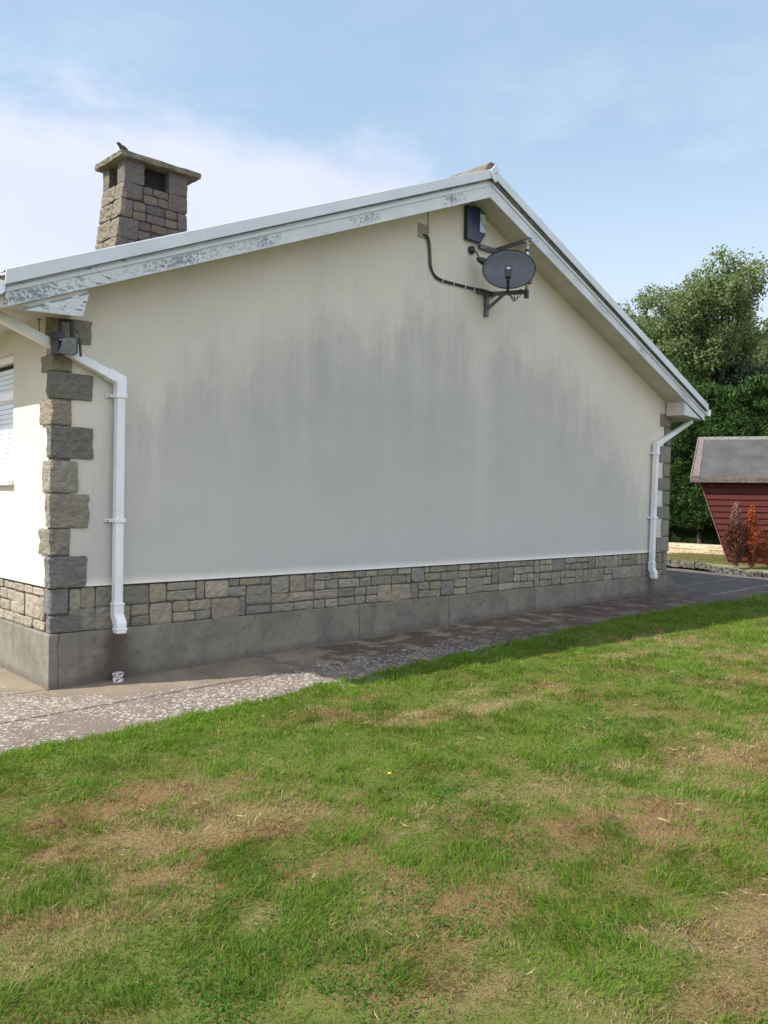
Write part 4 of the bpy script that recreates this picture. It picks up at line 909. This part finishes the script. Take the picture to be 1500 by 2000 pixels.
# raised bed with rough stone edging
def ztop(x, y): return gz(x, y)
bed_edge = [(13.6, 3.2), (13.42, 2.35), (13.35, 1.6), (12.75, .85), (12.45, .3), (12.55, -.12), (13.2, -.45), (14.3, -.75), (16.0, -1.1)]
bm = B(); sp = spline(bed_edge and [(x, y, 0) for x, y in bed_edge], 4)
loop = [(p.x, p.y) for p in sp] + [(16.25, -1.2), (16.25, 3.4)]
vs = [bm.verts.new((x + .04, y, float(gz(x, y)) + .07)) for x, y in loop]; bm.faces.new(vs); bmesh.ops.triangulate(bm, faces=bm.faces[:])
bed = finish('flower_bed', bm, M_past); tag(bed, 'dry grassy bed in front of the shed', kind='structure')
V, F, C = [], [], []
i = 0; acc = 0
kb = empty('bed_edging', (12.9, .8, .21), 'dark rough stone edging curving round the bed before the shed', 'edging')
bm = B()
for p, q in zip(sp[:-1], sp[1:]):
    d = (q - p); L = d.length; k = max(1, round(L / .24))
    for j in range(k):
        c0 = p + d * ((j + .5) / k); sz = Vector((L / k * random.uniform(.44, .56), .085 * random.uniform(.7, 1.2), .055 * random.uniform(.6, 1.3)))
        mm = Matrix.Translation((c0.x, c0.y, float(gz(c0.x, c0.y)) + .03)) @ Euler((random.uniform(-.1, .1), random.uniform(-.08, .08), math.atan2(d.y, d.x) + random.uniform(-.08, .08))).to_matrix().to_4x4() @ Matrix.Diagonal((*sz, 1))
        r = bmesh.ops.create_cube(bm, size=1.9, matrix=mm)
        es = list({e for v in r['verts'] for e in v.link_edges}); r2 = bmesh.ops.subdivide_edges(bm, edges=es, cuts=3, use_grid_fill=True)
        for v in {v for e in es for v in e.verts} | {g for g in r2['geom'] if isinstance(g, bmesh.types.BMVert)}: v.co += Vector([random.uniform(-.012, .012) for _ in range(3)])
finish('edging_stone', bm, simple('dark_mossy_stone', (.05, .047, .043), (.13, .115, .095), 12, .95, bump=.6), kb)

# shed (playhouse with walls narrowing to the foot)
sb = Vector((.685 + .728 * .37, .728 - .685 * .37, 0)).normalized(); sr = Vector((sb.y, -sb.x, 0))
sang = math.atan2(sr.y, sr.x)
shed = empty('shed', (13.716, 1.751, .20), 'dark red wooden playhouse shed with grey felt roof and inward slanting end', 'shed', rz=sang)
SM = Matrix.Translation((13.716, 1.751, 0)) @ Matrix(((sr.x, sb.x, 0, 0), (sr.y, sb.y, 0, 0), (0, 0, 1, 0), (0, 0, 0, 1)))
def sh(name, bm, mat, par=None, **k):
    for v in bm.verts: v.co = SM @ v.co
    return finish(name, bm, mat, par or shed, **k)
M_red = mat_wood('dark_red_stain', (.098, .026, .020), (.07, .02, .017), (1, 1, 9), 10)
M_trim = mat_wood('weathered_trim', (.20, .18, .17), (.10, .075, .07), (4, 4, 4), 9)
SW = 3.0; zt_, zb0 = 1.93, .12; tap = .62
bm = B(); nb = 15; bh = (zt_ - zb0) / nb
inn = lambda z: tap * (zt_ - z) / (zt_ - zb0)
for k in range(nb):   # shiplap boards, each leaning out at its foot
    za = zb0 + k * bh; zc = za + bh
    a, c_ = inn(za), inn(zc)
    pts = [(a, -.022, za), (SW - a, -.022, za), (SW - c_, -.002, zc - .003), (c_, -.002, zc - .003), (a, .05, za), (SW - a, .05, za), (SW - c_, .05, zc - .003), (c_, .05, zc - .003)]
    vs = [bm.verts.new(p) for p in pts]
    for f in ((0, 1, 2, 3), (7, 6, 5, 4), (0, 4, 5, 1), (3, 2, 6, 7), (0, 3, 7, 4), (1, 5, 6, 2)): bm.faces.new([vs[i] for i in f])
sh('wall', bm, M_red)
bm = B()
for sgn in (0, 1):      # gable ends
    f = (lambda x: x) if sgn == 0 else (lambda x: SW - x)
    vs = [bm.verts.new(p) for p in ((f(inn(zb0)), .05, zb0), (f(0), .05, zt_), (f(.1), .80, 2.72), (f(0), 1.55, zt_), (f(inn(zb0)), 1.55, zb0))]
    bm.faces.new(vs)
bm.faces.new([bm.verts.new(p) for p in ((inn(zb0), 1.55, zb0), (SW - inn(zb0), 1.55, zb0), (SW, 1.55, zt_), (0, 1.55, zt_))])
bmesh.ops.solidify(bm, geom=bm.faces[:], thickness=.02); sh('end_wall', bm, M_red)
bm = B(); sweep(bm, [(inn(zb0) - .012, -.03, zb0), (-.012, -.03, zt_)], sq(.018, .03), up=Vector((0, 1, 0))); sh('corner_trim', bm, mat_wood('faded_red_trim', (.22, .12, .10), (.15, .07, .06)))
wx0 = 1.29
bm = B()
for a in ((wx0, 1.15, wx0 + .05, 1.76), (wx0 + .72, 1.15, wx0 + .77, 1.76), (wx0 + .051, 1.72, wx0 + .719, 1.76), (wx0 + .051, 1.15, wx0 + .719, 1.19), (wx0 + .36, 1.191, wx0 + .385, 1.719)):
    box(bm, (a[0], -.055, a[1]), (a[2], -.024, a[3]))
for z in (1.355, 1.535): box(bm, (wx0 + .051, -.050, z), (wx0 + .359, -.026, z + .02)); box(bm, (wx0 + .386, -.050, z), (wx0 + .719, -.026, z + .02))
sw_ = sh('window', bm, M_red)
bm = B(); box(bm, (wx0 + .052, -.040, 1.192), (wx0 + .718, -.036, 1.718)); sh('pane', bm, simple('dim_glass', (.03, .03, .025), (.02, .02, .02), 3, .08), sw_)
ze, zr = 1.985, 2.85; ye, yr = -.14, .80
felt, nt, b = new_mat('grey_roofing_felt'); v = nt.coords(); c = nt.mix(nt.ss(nt.noise(v, 3, 6, .65), .3, .7), (.085, .088, .087), (.06, .063, .061)); c = nt.mix(nt.math('MULTIPLY', nt.ss(nt.noise(v, 40, 4, .7), .45, .7), .4), c, (.11, .108, .10)); nt.set(b.inputs['Base Color'], c); b.inputs['Specular IOR Level'].default_value = .1; b.inputs['Roughness'].default_value = .95; nt.set(b.inputs['Normal'], nt.bump(nt.noise(v, 90, 4), .3, .003))
bm = B(); L0, L1 = -.17, -.04; R0, R1 = SW + .17, SW + .04
def quadslab(bm, a, b_, c_, d, t=.03):
    vs = [bm.verts.new(p) for p in (a, b_, c_, d)]; ws = [bm.verts.new((p[0], p[1], p[2] - t)) for p in (a, b_, c_, d)]
    fs = [bm.faces.new(vs), bm.faces.new(ws[::-1])] + [bm.faces.new([vs[i], ws[i], ws[(i + 1) % 4], vs[(i + 1) % 4]]) for i in range(4)]
    bmesh.ops.recalc_face_normals(bm, faces=fs)
lerp = lambda a, b_, t: tuple(x + (y - x) * t for x, y in zip(a, b_))
eL, eR, rL, rR = (L0, ye, ze), (R0, ye, ze), (L1, yr, zr), (R1, yr, zr)
up_ = lambda p, k: (p[0], p[1], p[2] + k)
quadslab(bm, eL, eR, lerp(eR, rR, .52), lerp(eL, rL, .52)); quadslab(bm, up_(lerp(eL, rL, .50), .006), up_(lerp(eR, rR, .50), .006), rR, rL)
quadslab(bm, rL, rR, (R0, 1.74, ze), (L0, 1.74, ze)); rf = sh('roof', bm, felt)
bm = B(); q0, q1 = lerp(eL, rL, .03), lerp(eL, rL, .97); quadslab(bm, up_((q0[0] + .01, q0[1], q0[2]), .02), up_((q0[0] + .145, q0[1], q0[2]), .02), up_((q1[0] + .10, q1[1], q1[2]), .02), up_((q1[0] + .01, q1[1], q1[2]), .02), .012); sh('edge_batten', bm, M_trim, rf)
bm = B(); quadslab(bm, up_(lerp(eL, rL, .935), .014), up_(lerp(eR, rR, .935), .014), up_(rR, .022), up_(rL, .022), .012); sh('ridge_batten', bm, mat_wood('grey_ridge', (.20, .20, .185), (.11, .11, .10), (3, 3, 3), 8), rf)
bm = B(); box(bm, (L0 - .01, ye - .02, ze - .085), (R0 + .01, ye - .0005, ze + .006)); sh('fascia', bm, mat_wood('worn_fascia', (.09, .065, .055), (.17, .145, .13), (5, 1, 5), 5), rf)
bm = B(); quadslab(bm, (L0 - .025, ye - .01, ze + .02), (L0 - .003, ye - .01, ze + .02), (L1 - .003, yr, zr + .02), (L1 - .025, yr, zr + .02), .1); sh('bargeboard', bm, M_trim, rf)

# leaf helper ------------------------------------------------------
def leaf_cloud(pos, nrm, size, tone, aspect=.55, bend=.3, tilt=.6):
    """pointed 4-vertex leaves: pos (n,3), nrm = growth direction (n,3)"""
    n = len(pos); d = nrm + RNG.normal(0, tilt, (n, 3)); d /= np.linalg.norm(d, axis=1, keepdims=True) + 1e-9
    r = RNG.normal(0, 1, (n, 3)); s = np.cross(d, r); s /= np.linalg.norm(s, axis=1, keepdims=True) + 1e-9
    up = np.cross(s, d); L = size[:, None]
    a = pos - d * L * .5; m1 = pos + s * L * aspect * .5 + up * L * bend * .25; m2 = pos - s * L * aspect * .5 + up * L * bend * .25; t = pos + d * L * .5
    V = np.stack([a, m1, t, m2], 1).reshape(-1, 3); F = (np.arange(n)[:, None] * 4 + np.array([0, 1, 2, 3])[None]).astype(int)
    return V, F, np.repeat(tone, 4, 0)

# hedge ------------------------------------------------------------
hg = empty('hedge', (17.6, 3, .25), 'tall dense dark green conifer hedge behind the shed and low wall', 'hedge')
def hedge_surface(y, z):
    bulge = (fbm(y * .8 + 3, z * .8, 3) - .5) * .9 + (fbm(y * 3.1, z * 3.1 + 7, 3) - .5) * .45
    x = 17.35 - bulge * 1.0 + .10 * np.clip(z - 2, 0, 5); return x
def htop(y): return 4.35 + (fbm(y * .55 + 11, y * 0 + 2, 3) - .5) * 1.5 - .12 * np.clip(y - 3, -3, 4) + .75 * np.exp(-((y - 4.95) / .55) ** 2)
yy = np.linspace(-9, 17, 160); zz = np.linspace(0, 1, 34); Yg, Zg = np.meshgrid(yy, zz, indexing='ij')
Zr = .20 + Zg * (htop(Yg) - .85); Xg = hedge_surface(Yg, np.maximum(Zr, .9)) + .30 + .25 * (Zr < .85)
V = np.stack([Xg, Yg, Zr], -1).reshape(-1, 3); ii = np.arange(V.shape[0]).reshape(160, 34); F = np.stack([ii[:-1, :-1], ii[1:, :-1], ii[1:, 1:], ii[:-1, 1:]], -1).reshape(-1, 4)
Vb = V.copy(); Vb[:, 0] += 2.0; nV = len(V)
topF = np.stack([ii[:-1, -1], ii[1:, -1], ii[1:, -1] + nV, ii[:-1, -1] + nV], -1)
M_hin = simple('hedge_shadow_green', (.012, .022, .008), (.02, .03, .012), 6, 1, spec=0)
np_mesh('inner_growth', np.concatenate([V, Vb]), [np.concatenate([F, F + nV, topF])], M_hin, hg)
NH = 170000
y = RNG.uniform(-3.5, 10.5, NH); z = .80 + RNG.random(NH) ** .9 * (htop(y) - .80); dpt = RNG.random(NH) ** 1.5
x = hedge_surface(y, z) + dpt * .38; rag = (fbm(y * 6, z * 0 + 3, 3) - .3) * .22
edge = z < .80 + rag + .25 * RNG.random(NH); keep = ~edge
clump = fbm(y * 5.2 + 2, z * 5.2, 3)
x = x - (clump - .5) * .42
tone = np.array((.028, .066, .014))[None] * (0.70 + .75 * sstep(clump, .35, .7))[:, None] * RNG.uniform(.7, 1.35, (NH, 1))
tone += np.array((.022, .035, .0))[None] * (RNG.random((NH, 1)) < .15)
nr = np.stack([-np.ones(NH) * .7, RNG.normal(0, .3, NH), np.ones(NH) * .75], -1)
p = np.stack([x, y, z], -1)[keep]
V, F, C = leaf_cloud(p, nr[keep], RNG.uniform(.045, .10, NH)[keep], tone[keep], .42)
# top fringe
NT_ = 26000; y = RNG.uniform(-3.5, 10.5, NT_); xx = RNG.random(NT_) ** 1.2 * 1.6; zt2 = htop(y) + (fbm(y * 4, xx * 4 + 9, 3) - .45) * .55 - .12
p2 = np.stack([hedge_surface(y, zt2) + xx - .1, y, zt2 + RNG.uniform(-.15, .08, NT_)], -1)
t2 = np.array((.045, .10, .02))[None] * RNG.uniform(.6, 1.4, (NT_, 1))
V2, F2, C2 = leaf_cloud(p2, np.tile([[-.3, 0, 1.]], (NT_, 1)), RNG.uniform(.07, .16, NT_), t2, .38, tilt=.45)
M_hleaf = mat_leaf('conifer_spray', .18, .7)
np_mesh('foliage', np.concatenate([V, V2]), [np.concatenate([F, F2 + len(V)])], M_hleaf, hg, cols=np.concatenate([C, C2]))
bm = B()
for k in range(26):
    yk = -8.5 + k * .95 + random.uniform(-.2, .2); tube(bm, [(17.75, yk, .1), (17.78, yk + .05, .9), (17.9, yk + .1, 2.4)], [.07, .06, .03], 7)
finish('stem', bm, simple('brown_bark', (.07, .05, .035), (.04, .03, .022), 20, .95), hg)

# trees ------------------------------------------------------------
def make_tree(name, base, H, spread, label, seed, leafn, tone, lsize, M, group=None, levels=4, tops=None, dens=.5):
    rnd = random.Random(seed); root = empty(name, base, label, 'tree', group); tips = []
    bm = B(); base = Vector(base)
    def grow(p, d, L, r, lev):
        n = 4; pts = [p]; q = p; dd = d
        for i in range(n):
            dd = (dd + Vector([rnd.gauss(0, .13) for _ in range(3)]) + Vector((0, 0, .05))).normalized(); q = q + dd * (L / n); pts.append(q)
        tube(bm, pts, [r * (1 - .5 * i / n) for i in range(n + 1)], 6 if lev < 2 else 4)
        if lev >= 2:
            for q_ in pts[1:]: tips.append((q_, lev))
        if lev < levels:
            k = rnd.choice((3, 4)) if lev else 6
            for i in range(k):
                f = rnd.uniform(.35, 1.0); b0 = pts[min(n, int(f * n + .5))]
                a = rnd.uniform(0, 2 * math.pi); side = Vector((math.cos(a), math.sin(a), 0)); nd = (dd * rnd.uniform(.5, .9) + side * rnd.uniform(.35, .8) * spread + Vector((0, 0, .25))).normalized()
                grow(b0, nd, L * rnd.uniform(.55, .78), r * .55, lev + 1)
    grow(base, Vector((0, 0, 1)), H * .40, H * .022, 0)
    finish('trunk', bm, simple(name + '_bark', (.15, .14, .11), (.08, .07, .055), 12, .95), root)
    T_ = np.array([tuple(t[0]) for t in tips]); per = max(1, leafn // len(T_))
    cl = RNG.normal(0, 1, (len(T_), 1)); pos = np.repeat(T_, per, 0); n = len(pos)
    rad = RNG.normal(0, 1, (n, 3)); rad /= np.linalg.norm(rad, axis=1, keepdims=True); rad *= (RNG.random((n, 1)) ** .6) * dens * np.repeat(RNG.uniform(.6, 1.25, (len(T_), 1)), per, 0)
    pos = pos + rad * np.array((1, 1, .8))
    br_ = np.repeat(np.exp(cl * .18), per, 0)
    tn = np.array(tone)[None] * br_ * RNG.uniform(.65, 1.45, (n, 1)); sil = (RNG.random((n, 1)) < .12); tn = tn * (1 - sil) + np.array((.20, .23, .15))[None] * sil
    V, F, C = leaf_cloud(pos, rad + np.array((0, 0, .2)), RNG.uniform(.7, 1.35, n) * lsize, tn, .72, tilt=.9)
    np_mesh('crown', V, [F], M, root, cols=C)
    return root
M_tleaf = mat_leaf('broad_leaf', .42, .5)
gT = 'trees beyond the hedge'
make_tree('broadleaf_tree', (30.4, 9.6, .0), 13.1, 1.0, 'tall grey green broadleaf tree rising highest beyond the hedge', 5, 120000, (.15, .19, .085), .098, M_tleaf, gT)
make_tree('broadleaf_tree', (28.8, 11.2, .0), 10.4, 1.0, 'shorter leafy tree showing low beside the white verge', 9, 66000, (.14, .185, .078), .095, M_tleaf, gT)
make_tree('broadleaf_tree', (33.0, 8.2, .0), 12.0, 1.0, 'loose open crowned tree at the right edge of the photo', 14, 76000, (.145, .185, .085), .098, M_tleaf, gT)
make_tree('dark_tree', (29.0, 7.4, .0), 8.6, .95, 'darker tree low behind the hedge at the right', 21, 60000, (.030, .048, .024), .11, M_tleaf, gT)

# dead conifers ----------------------------------------------------
def conifer(base, H, wid, tone, tone2, label, seed, bare=.0):
    rnd = np.random.default_rng(seed); root = empty('dead_conifer', base, label, 'dead shrub', 'dead conifers in the bed'); B0 = np.array(base)
    bm = B(); r2 = random.Random(seed); P_ = []; D_ = []
    for k in range(70):
        f = r2.random() ** .8; h0 = H * (.02 + .74 * f); a = r2.uniform(0, 6.283); wmax = wid * (1 - f) ** .85 * (.55 + .8 * r2.random())
        lean = wmax * .55; L = H * .30 * (1 - f * .4)
        p0 = B0 + np.array((0, 0, h0)); p1 = p0 + np.array((math.cos(a) * lean, math.sin(a) * lean, L * .5)); p2 = p0 + np.array((math.cos(a) * wmax * .85, math.sin(a) * wmax * .85, L))
        tube(bm, [tuple(p0), tuple(p1), tuple(p2)], [.008, .006, .002], 4)
        m_ = 150 if f < .85 or not bare else 45
        t = rnd.random(m_) ** .7; q = (1 - t)[:, None] ** 2 * p0 + 2 * ((1 - t) * t)[:, None] * p1 + (t ** 2)[:, None] * p2
        P_.append(q + rnd.normal(0, .022, (m_, 3))); D_.append(np.tile((p2 - p0) / np.linalg.norm(p2 - p0), (m_, 1)))
    tube(bm, [tuple(B0), tuple(B0 + np.array((.02, 0, H * .5))), tuple(B0 + np.array((0, .02, H * .97)))], [.022, .014, .003], 6)
    finish('trunk', bm, simple('dead_wood', (.25, .16, .12), (.14, .08, .06), 20, .9), root)
    m_ = 1100; h = H * (.55 + .45 * rnd.random(m_)); rr = .012 + wid * .42 * (1 - h / H) ; P_.append(B0 + np.stack([rnd.normal(0, 1, m_) * rr, rnd.normal(0, 1, m_) * rr, h], -1)); D_.append(np.tile([[0, 0, 1.]], (m_, 1)))
    p = np.concatenate(P_); d = np.concatenate(D_); n = len(p)
    c1, c2 = np.array(tone), np.array(tone2); k = sstep(fbm(p[:, 0] * 7 + p[:, 1] * 5, p[:, 2] * 7, 3), .35, .65)[:, None]
    hi_ = sstep(p[:, 2], B0[2] + H * .5, B0[2] + H)[:, None] * bare
    tn = (c1 * (1 - k) + c2 * k) * rnd.uniform(.6, 1.4, (n, 1)); tn = tn * (1 - hi_) + np.array((.30, .17, .13)) * hi_ * rnd.uniform(.6, 1.3, (n, 1))
    V, F, C = leaf_cloud(p, d, rnd.uniform(.025, .06, n), tn, .4, tilt=.4); np_mesh('foliage', V, [F], mat_leaf('dead_needles', .15, .8), root, cols=C)
conifer((12.85, .62, .27), 1.24, .235, (.13, .042, .025), (.085, .035, .022), 'purplish brown dead conifer with bare pinkish tip, leftmost of three', 3, .8)
conifer((13.06, .42, .27), 1.20, .22, (.32, .075, .022), (.17, .045, .018), 'rust orange dead conifer in the middle of three', 4, 0)
conifer((13.33, .17, .27), 1.05, .22, (.34, .08, .024), (.19, .05, .02), 'rust orange dead conifer at the right edge of the photo', 6, 0)

# ------------------------------------------------------------------ grass
def build_grass():
    cx, cyy = CAMP.x, CAMP.y; fwd = np.array((fz.x, fz.y)) / math.hypot(fz.x, fz.y)
    pts = []
    # bands of distance with their own density
    def sample(n, x0, x1, y0_, y1_):
        return RNG.uniform(x0, x1, n), RNG.uniform(y0_, y1_, n)
    for d0, d1, dens in ((1.2, 2.6, 5000), (2.6, 4.2, 19000), (4.2, 6, 12500), (6, 8.5, 7500), (8.5, 12.5, 4200), (12.5, 20, 1700)):
        x0, x1, ya, yb = cx - d1, cx + d1, max(cyy - d1, -9), min(cyy + d1, -.85)
        if yb <= ya: continue
        x0 = max(x0, -6); x1 = min(x1, 18); n = int((x1 - x0) * (yb - ya) * dens)
        x, y = sample(n, x0, x1, ya, yb); rx_, ry_ = x - cx, y - cyy; r = np.hypot(rx_, ry_)
        ang = np.degrees(np.arctan2(rx_ * fwd[1] - ry_ * fwd[0], rx_ * fwd[0] + ry_ * fwd[1]))
        k = (r >= d0) & (r < d1) & (np.abs(ang) < 38) & (y < lawn_edge(x) + .012)
        outer = (np.abs(ang) > 28) & (RNG.random(n) > .45); k &= ~outer
        pts.append(np.stack([x[k], y[k], r[k]], -1))
    Pt = np.concatenate(pts); x, y, r = Pt.T; n = len(x)
    d, br = lawn_fields(x, y)
    tuft = fbm(x * 7 + 3, y * 7, 3); lush = np.exp(-np.clip(lawn_edge(x) - y, 0, 9) / .28)
    # thin out dead patches
    keep = RNG.random(n) > (.22 * d + .15 * br * d); x, y, r, d, br, tuft, lush = [q[keep] for q in (x, y, r, d, br, tuft, lush)]; n = len(x)
    isdry = RNG.random(n) < np.clip(d * .85 + .07, 0, .86)
    isbr = isdry & (RNG.random(n) < br * .85)
    Hh = (.019 + .026 * sstep(tuft, .35, .75) + .016 * lush) * RNG.uniform(.55, 1.35, n) * np.where(isdry, 1.05, 1.0)
    Hh *= np.where(RNG.random(n) < .02, 1.7, 1)
    w = RNG.uniform(.0022, .0042, n) * np.clip(r / 4.2, .85, 2.6) ** .85
    # blades lie over in swirls
    wa = (fbm(x * 2.2 + 9, y * 2.2 + 1, 2) - .5) * 9 + .6
    a = wa + RNG.normal(0, .9, n); lean = np.clip(RNG.normal(.75, .35, n) + np.where(isdry, .45, 0), .1, 1.7)
    dx, dy = np.cos(a), np.sin(a); fa = RNG.uniform(0, 2 * np.pi, n); sx2, sy2 = np.cos(fa) * w / 2, np.sin(fa) * w / 2
    z0 = gz(x, y) + (fbm(x * 2, y * 2, 3) - .5) * .03 - .002
    l1 = Hh * .55 * np.sin(lean * .6); h1 = Hh * .55 * np.cos(lean * .6); l2 = l1 + Hh * .6 * np.sin(np.minimum(lean * 1.5, 1.75)); h2 = h1 + Hh * .6 * np.cos(np.minimum(lean * 1.5, 1.75))
    V = np.zeros((n, 5, 3))
    V[:, 0] = np.stack([x - sx2, y - sy2, z0], -1); V[:, 1] = np.stack([x + sx2, y + sy2, z0], -1)
    V[:, 2] = np.stack([x + dx * l1 + sx2 * .85, y + dy * l1 + sy2 * .85, z0 + h1], -1); V[:, 3] = np.stack([x + dx * l1 - sx2 * .85, y + dy * l1 - sy2 * .85, z0 + h1], -1)
    V[:, 4] = np.stack([x + dx * l2, y + dy * l2, z0 + np.maximum(h2, .002)], -1)
    hue = fbm(x * 1.6 + 50, y * 1.6 + 20, 3)[:, None]
    g1 = LUSH * (1.25 - .5 * hue) ; g2 = MID
    gcol = g1 + (g2 - g1) * np.clip(.16 + d * 1.05 + RNG.normal(0, .25, n), 0, 1)[:, None]
    gcol = gcol + np.array((.015, .045, -.004)) * lush[:, None]
    col = np.where(isdry[:, None], DRY * RNG.uniform(.45, 1.4, (n, 1)), gcol * RNG.uniform(.7, 1.3, (n, 1)))
    col = np.where(isbr[:, None], BRN * RNG.uniform(.5, 1.7, (n, 1)), col); col = np.clip(col, .004, 1)
    base = np.arange(n)[:, None] * 5
    o = np_mesh('grass', V.reshape(-1, 3), [base + np.array([0, 1, 2, 3]), base + np.array([3, 2, 4])], mat_leaf('grass_blade', .30, .6, .12), cols=np.repeat(col, 5, 0))
    tag(o, 'short lawn grass, green with straw and brown scorched patches', 'grass', kind='stuff')
    # broad-leaved weeds: clover patches
    cen = [(-1.1, -3.98, .45), (-.75, -4.25, .3), (-.2, -4.1, .35), (.45, -3.9, .25), (.16, -4.70, .22), (-1.3, -4.3, .3), (1.5, -3.6, .3), (-.55, -3.55, .3), (.7, -3.3, .25), (2.3, -3.2, .3)]
    L = []
    for px, py, s in cen:
        m_ = int(1500 * s / .35); q = RNG.normal(0, s * .55, (m_, 2)) + (px, py); L.append(q[fbm(q[:, 0] * 9, q[:, 1] * 9, 3) > .47])
    q = np.concatenate(L); n = len(q); z = gz(q[:, 0], q[:, 1]) + RNG.uniform(.006, .030, n)
    V, F, C = leaf_cloud(np.stack([q[:, 0], q[:, 1], z], -1), RNG.normal(0, 1, (n, 3)) * (1, 1, .25), RNG.uniform(.007, .014, n), np.array((.045, .125, .018))[None] * RNG.uniform(.7, 1.4, (n, 1)), .85, .2, .2)
    o = np_mesh('clover', V, [F], mat_leaf('clover_leaf', .3, .7, .08), cols=C); tag(o, 'dark green clover leaves spreading low through the lawn', 'clover', kind='stuff')
build_grass()
def straw():
    n = 2600; x = RNG.uniform(-2.5, 6, n); y = RNG.uniform(-6, -1.4, n); d, br = lawn_fields(x, y); k = RNG.random(n) < .15 + .85 * d; x, y = x[k], y[k]; n = len(x)
    a = RNG.uniform(0, 6.283, n); nr = np.stack([np.cos(a), np.sin(a), RNG.normal(.1, .15, n)], -1); z = gz(x, y) + RNG.uniform(.012, .03, n)
    V, F, C = leaf_cloud(np.stack([x, y, z], -1), nr, RNG.uniform(.03, .08, n), np.array((.42, .34, .20))[None] * RNG.uniform(.6, 1.2, (n, 1)), .055, .6, .15)
    o = np_mesh('straw', V, [F], mat_leaf('dead_straw', .1, .8, .05), cols=C); tag(o, 'loose dead straw lying on the lawn', 'straw', kind='stuff')
straw()
# grass beyond the path, before the low wall
def far_grass():
    n = 60000; x = RNG.uniform(12.9, 16.3, n); y = RNG.uniform(-2.5, 7, n); k = ~((x < 13.5) & (y < 2.3)); x, y = x[k], y[k]; n = len(x)
    k = (np.interp(y, [p[1] for p in bed_edge][::-1], [p[0] for p in bed_edge][::-1]) + .1 < x); x, y = x[k], y[k]; n = len(x)
    z = gz(x, y) + np.where((y < 3.4), .06, -.06)
    d = fbm(x * 2, y * 2, 3)[:, None]; tone = np.array((.27, .22, .11)) * d + np.array((.16, .20, .06)) * (1 - d); tone = tone * RNG.uniform(.7, 1.35, (n, 1))
    V, F, C = leaf_cloud(np.stack([x, y, z + .015], -1), np.tile([[0, 0, 1.]], (n, 1)), RNG.uniform(.03, .08, n), tone, .16, tilt=.5)
    o = np_mesh('dry_grass', V, [F], mat_leaf('dry_grass_blade', .25, .6), cols=C); tag(o, 'dry yellowish grass beyond the path before the low wall', 'grass', kind='stuff')
far_grass()
# one hawkbit flower in the lawn
fw_ = empty('flower', (.62, -3.00, -.055), 'tiny yellow flower head in the middle of the lawn', 'flower')
bm = B(); tube(bm, [(.62, -3.0, -.06), (.622, -3.0, -.01)], .0015, 5); finish('stem', bm, simple('stem_green', (.06, .12, .03), (.05, .1, .03), 9, .7), fw_)
bm = B(); tube(bm, [(.622, -3.0, -.012), (.622, -3.0, -.006), (.622, -3.0, -.004)], [.003, .010, .008], 9); finish('petals', bm, simple('yellow_petal', (.75, .55, .03), (.7, .48, .02), 9, .7), fw_)
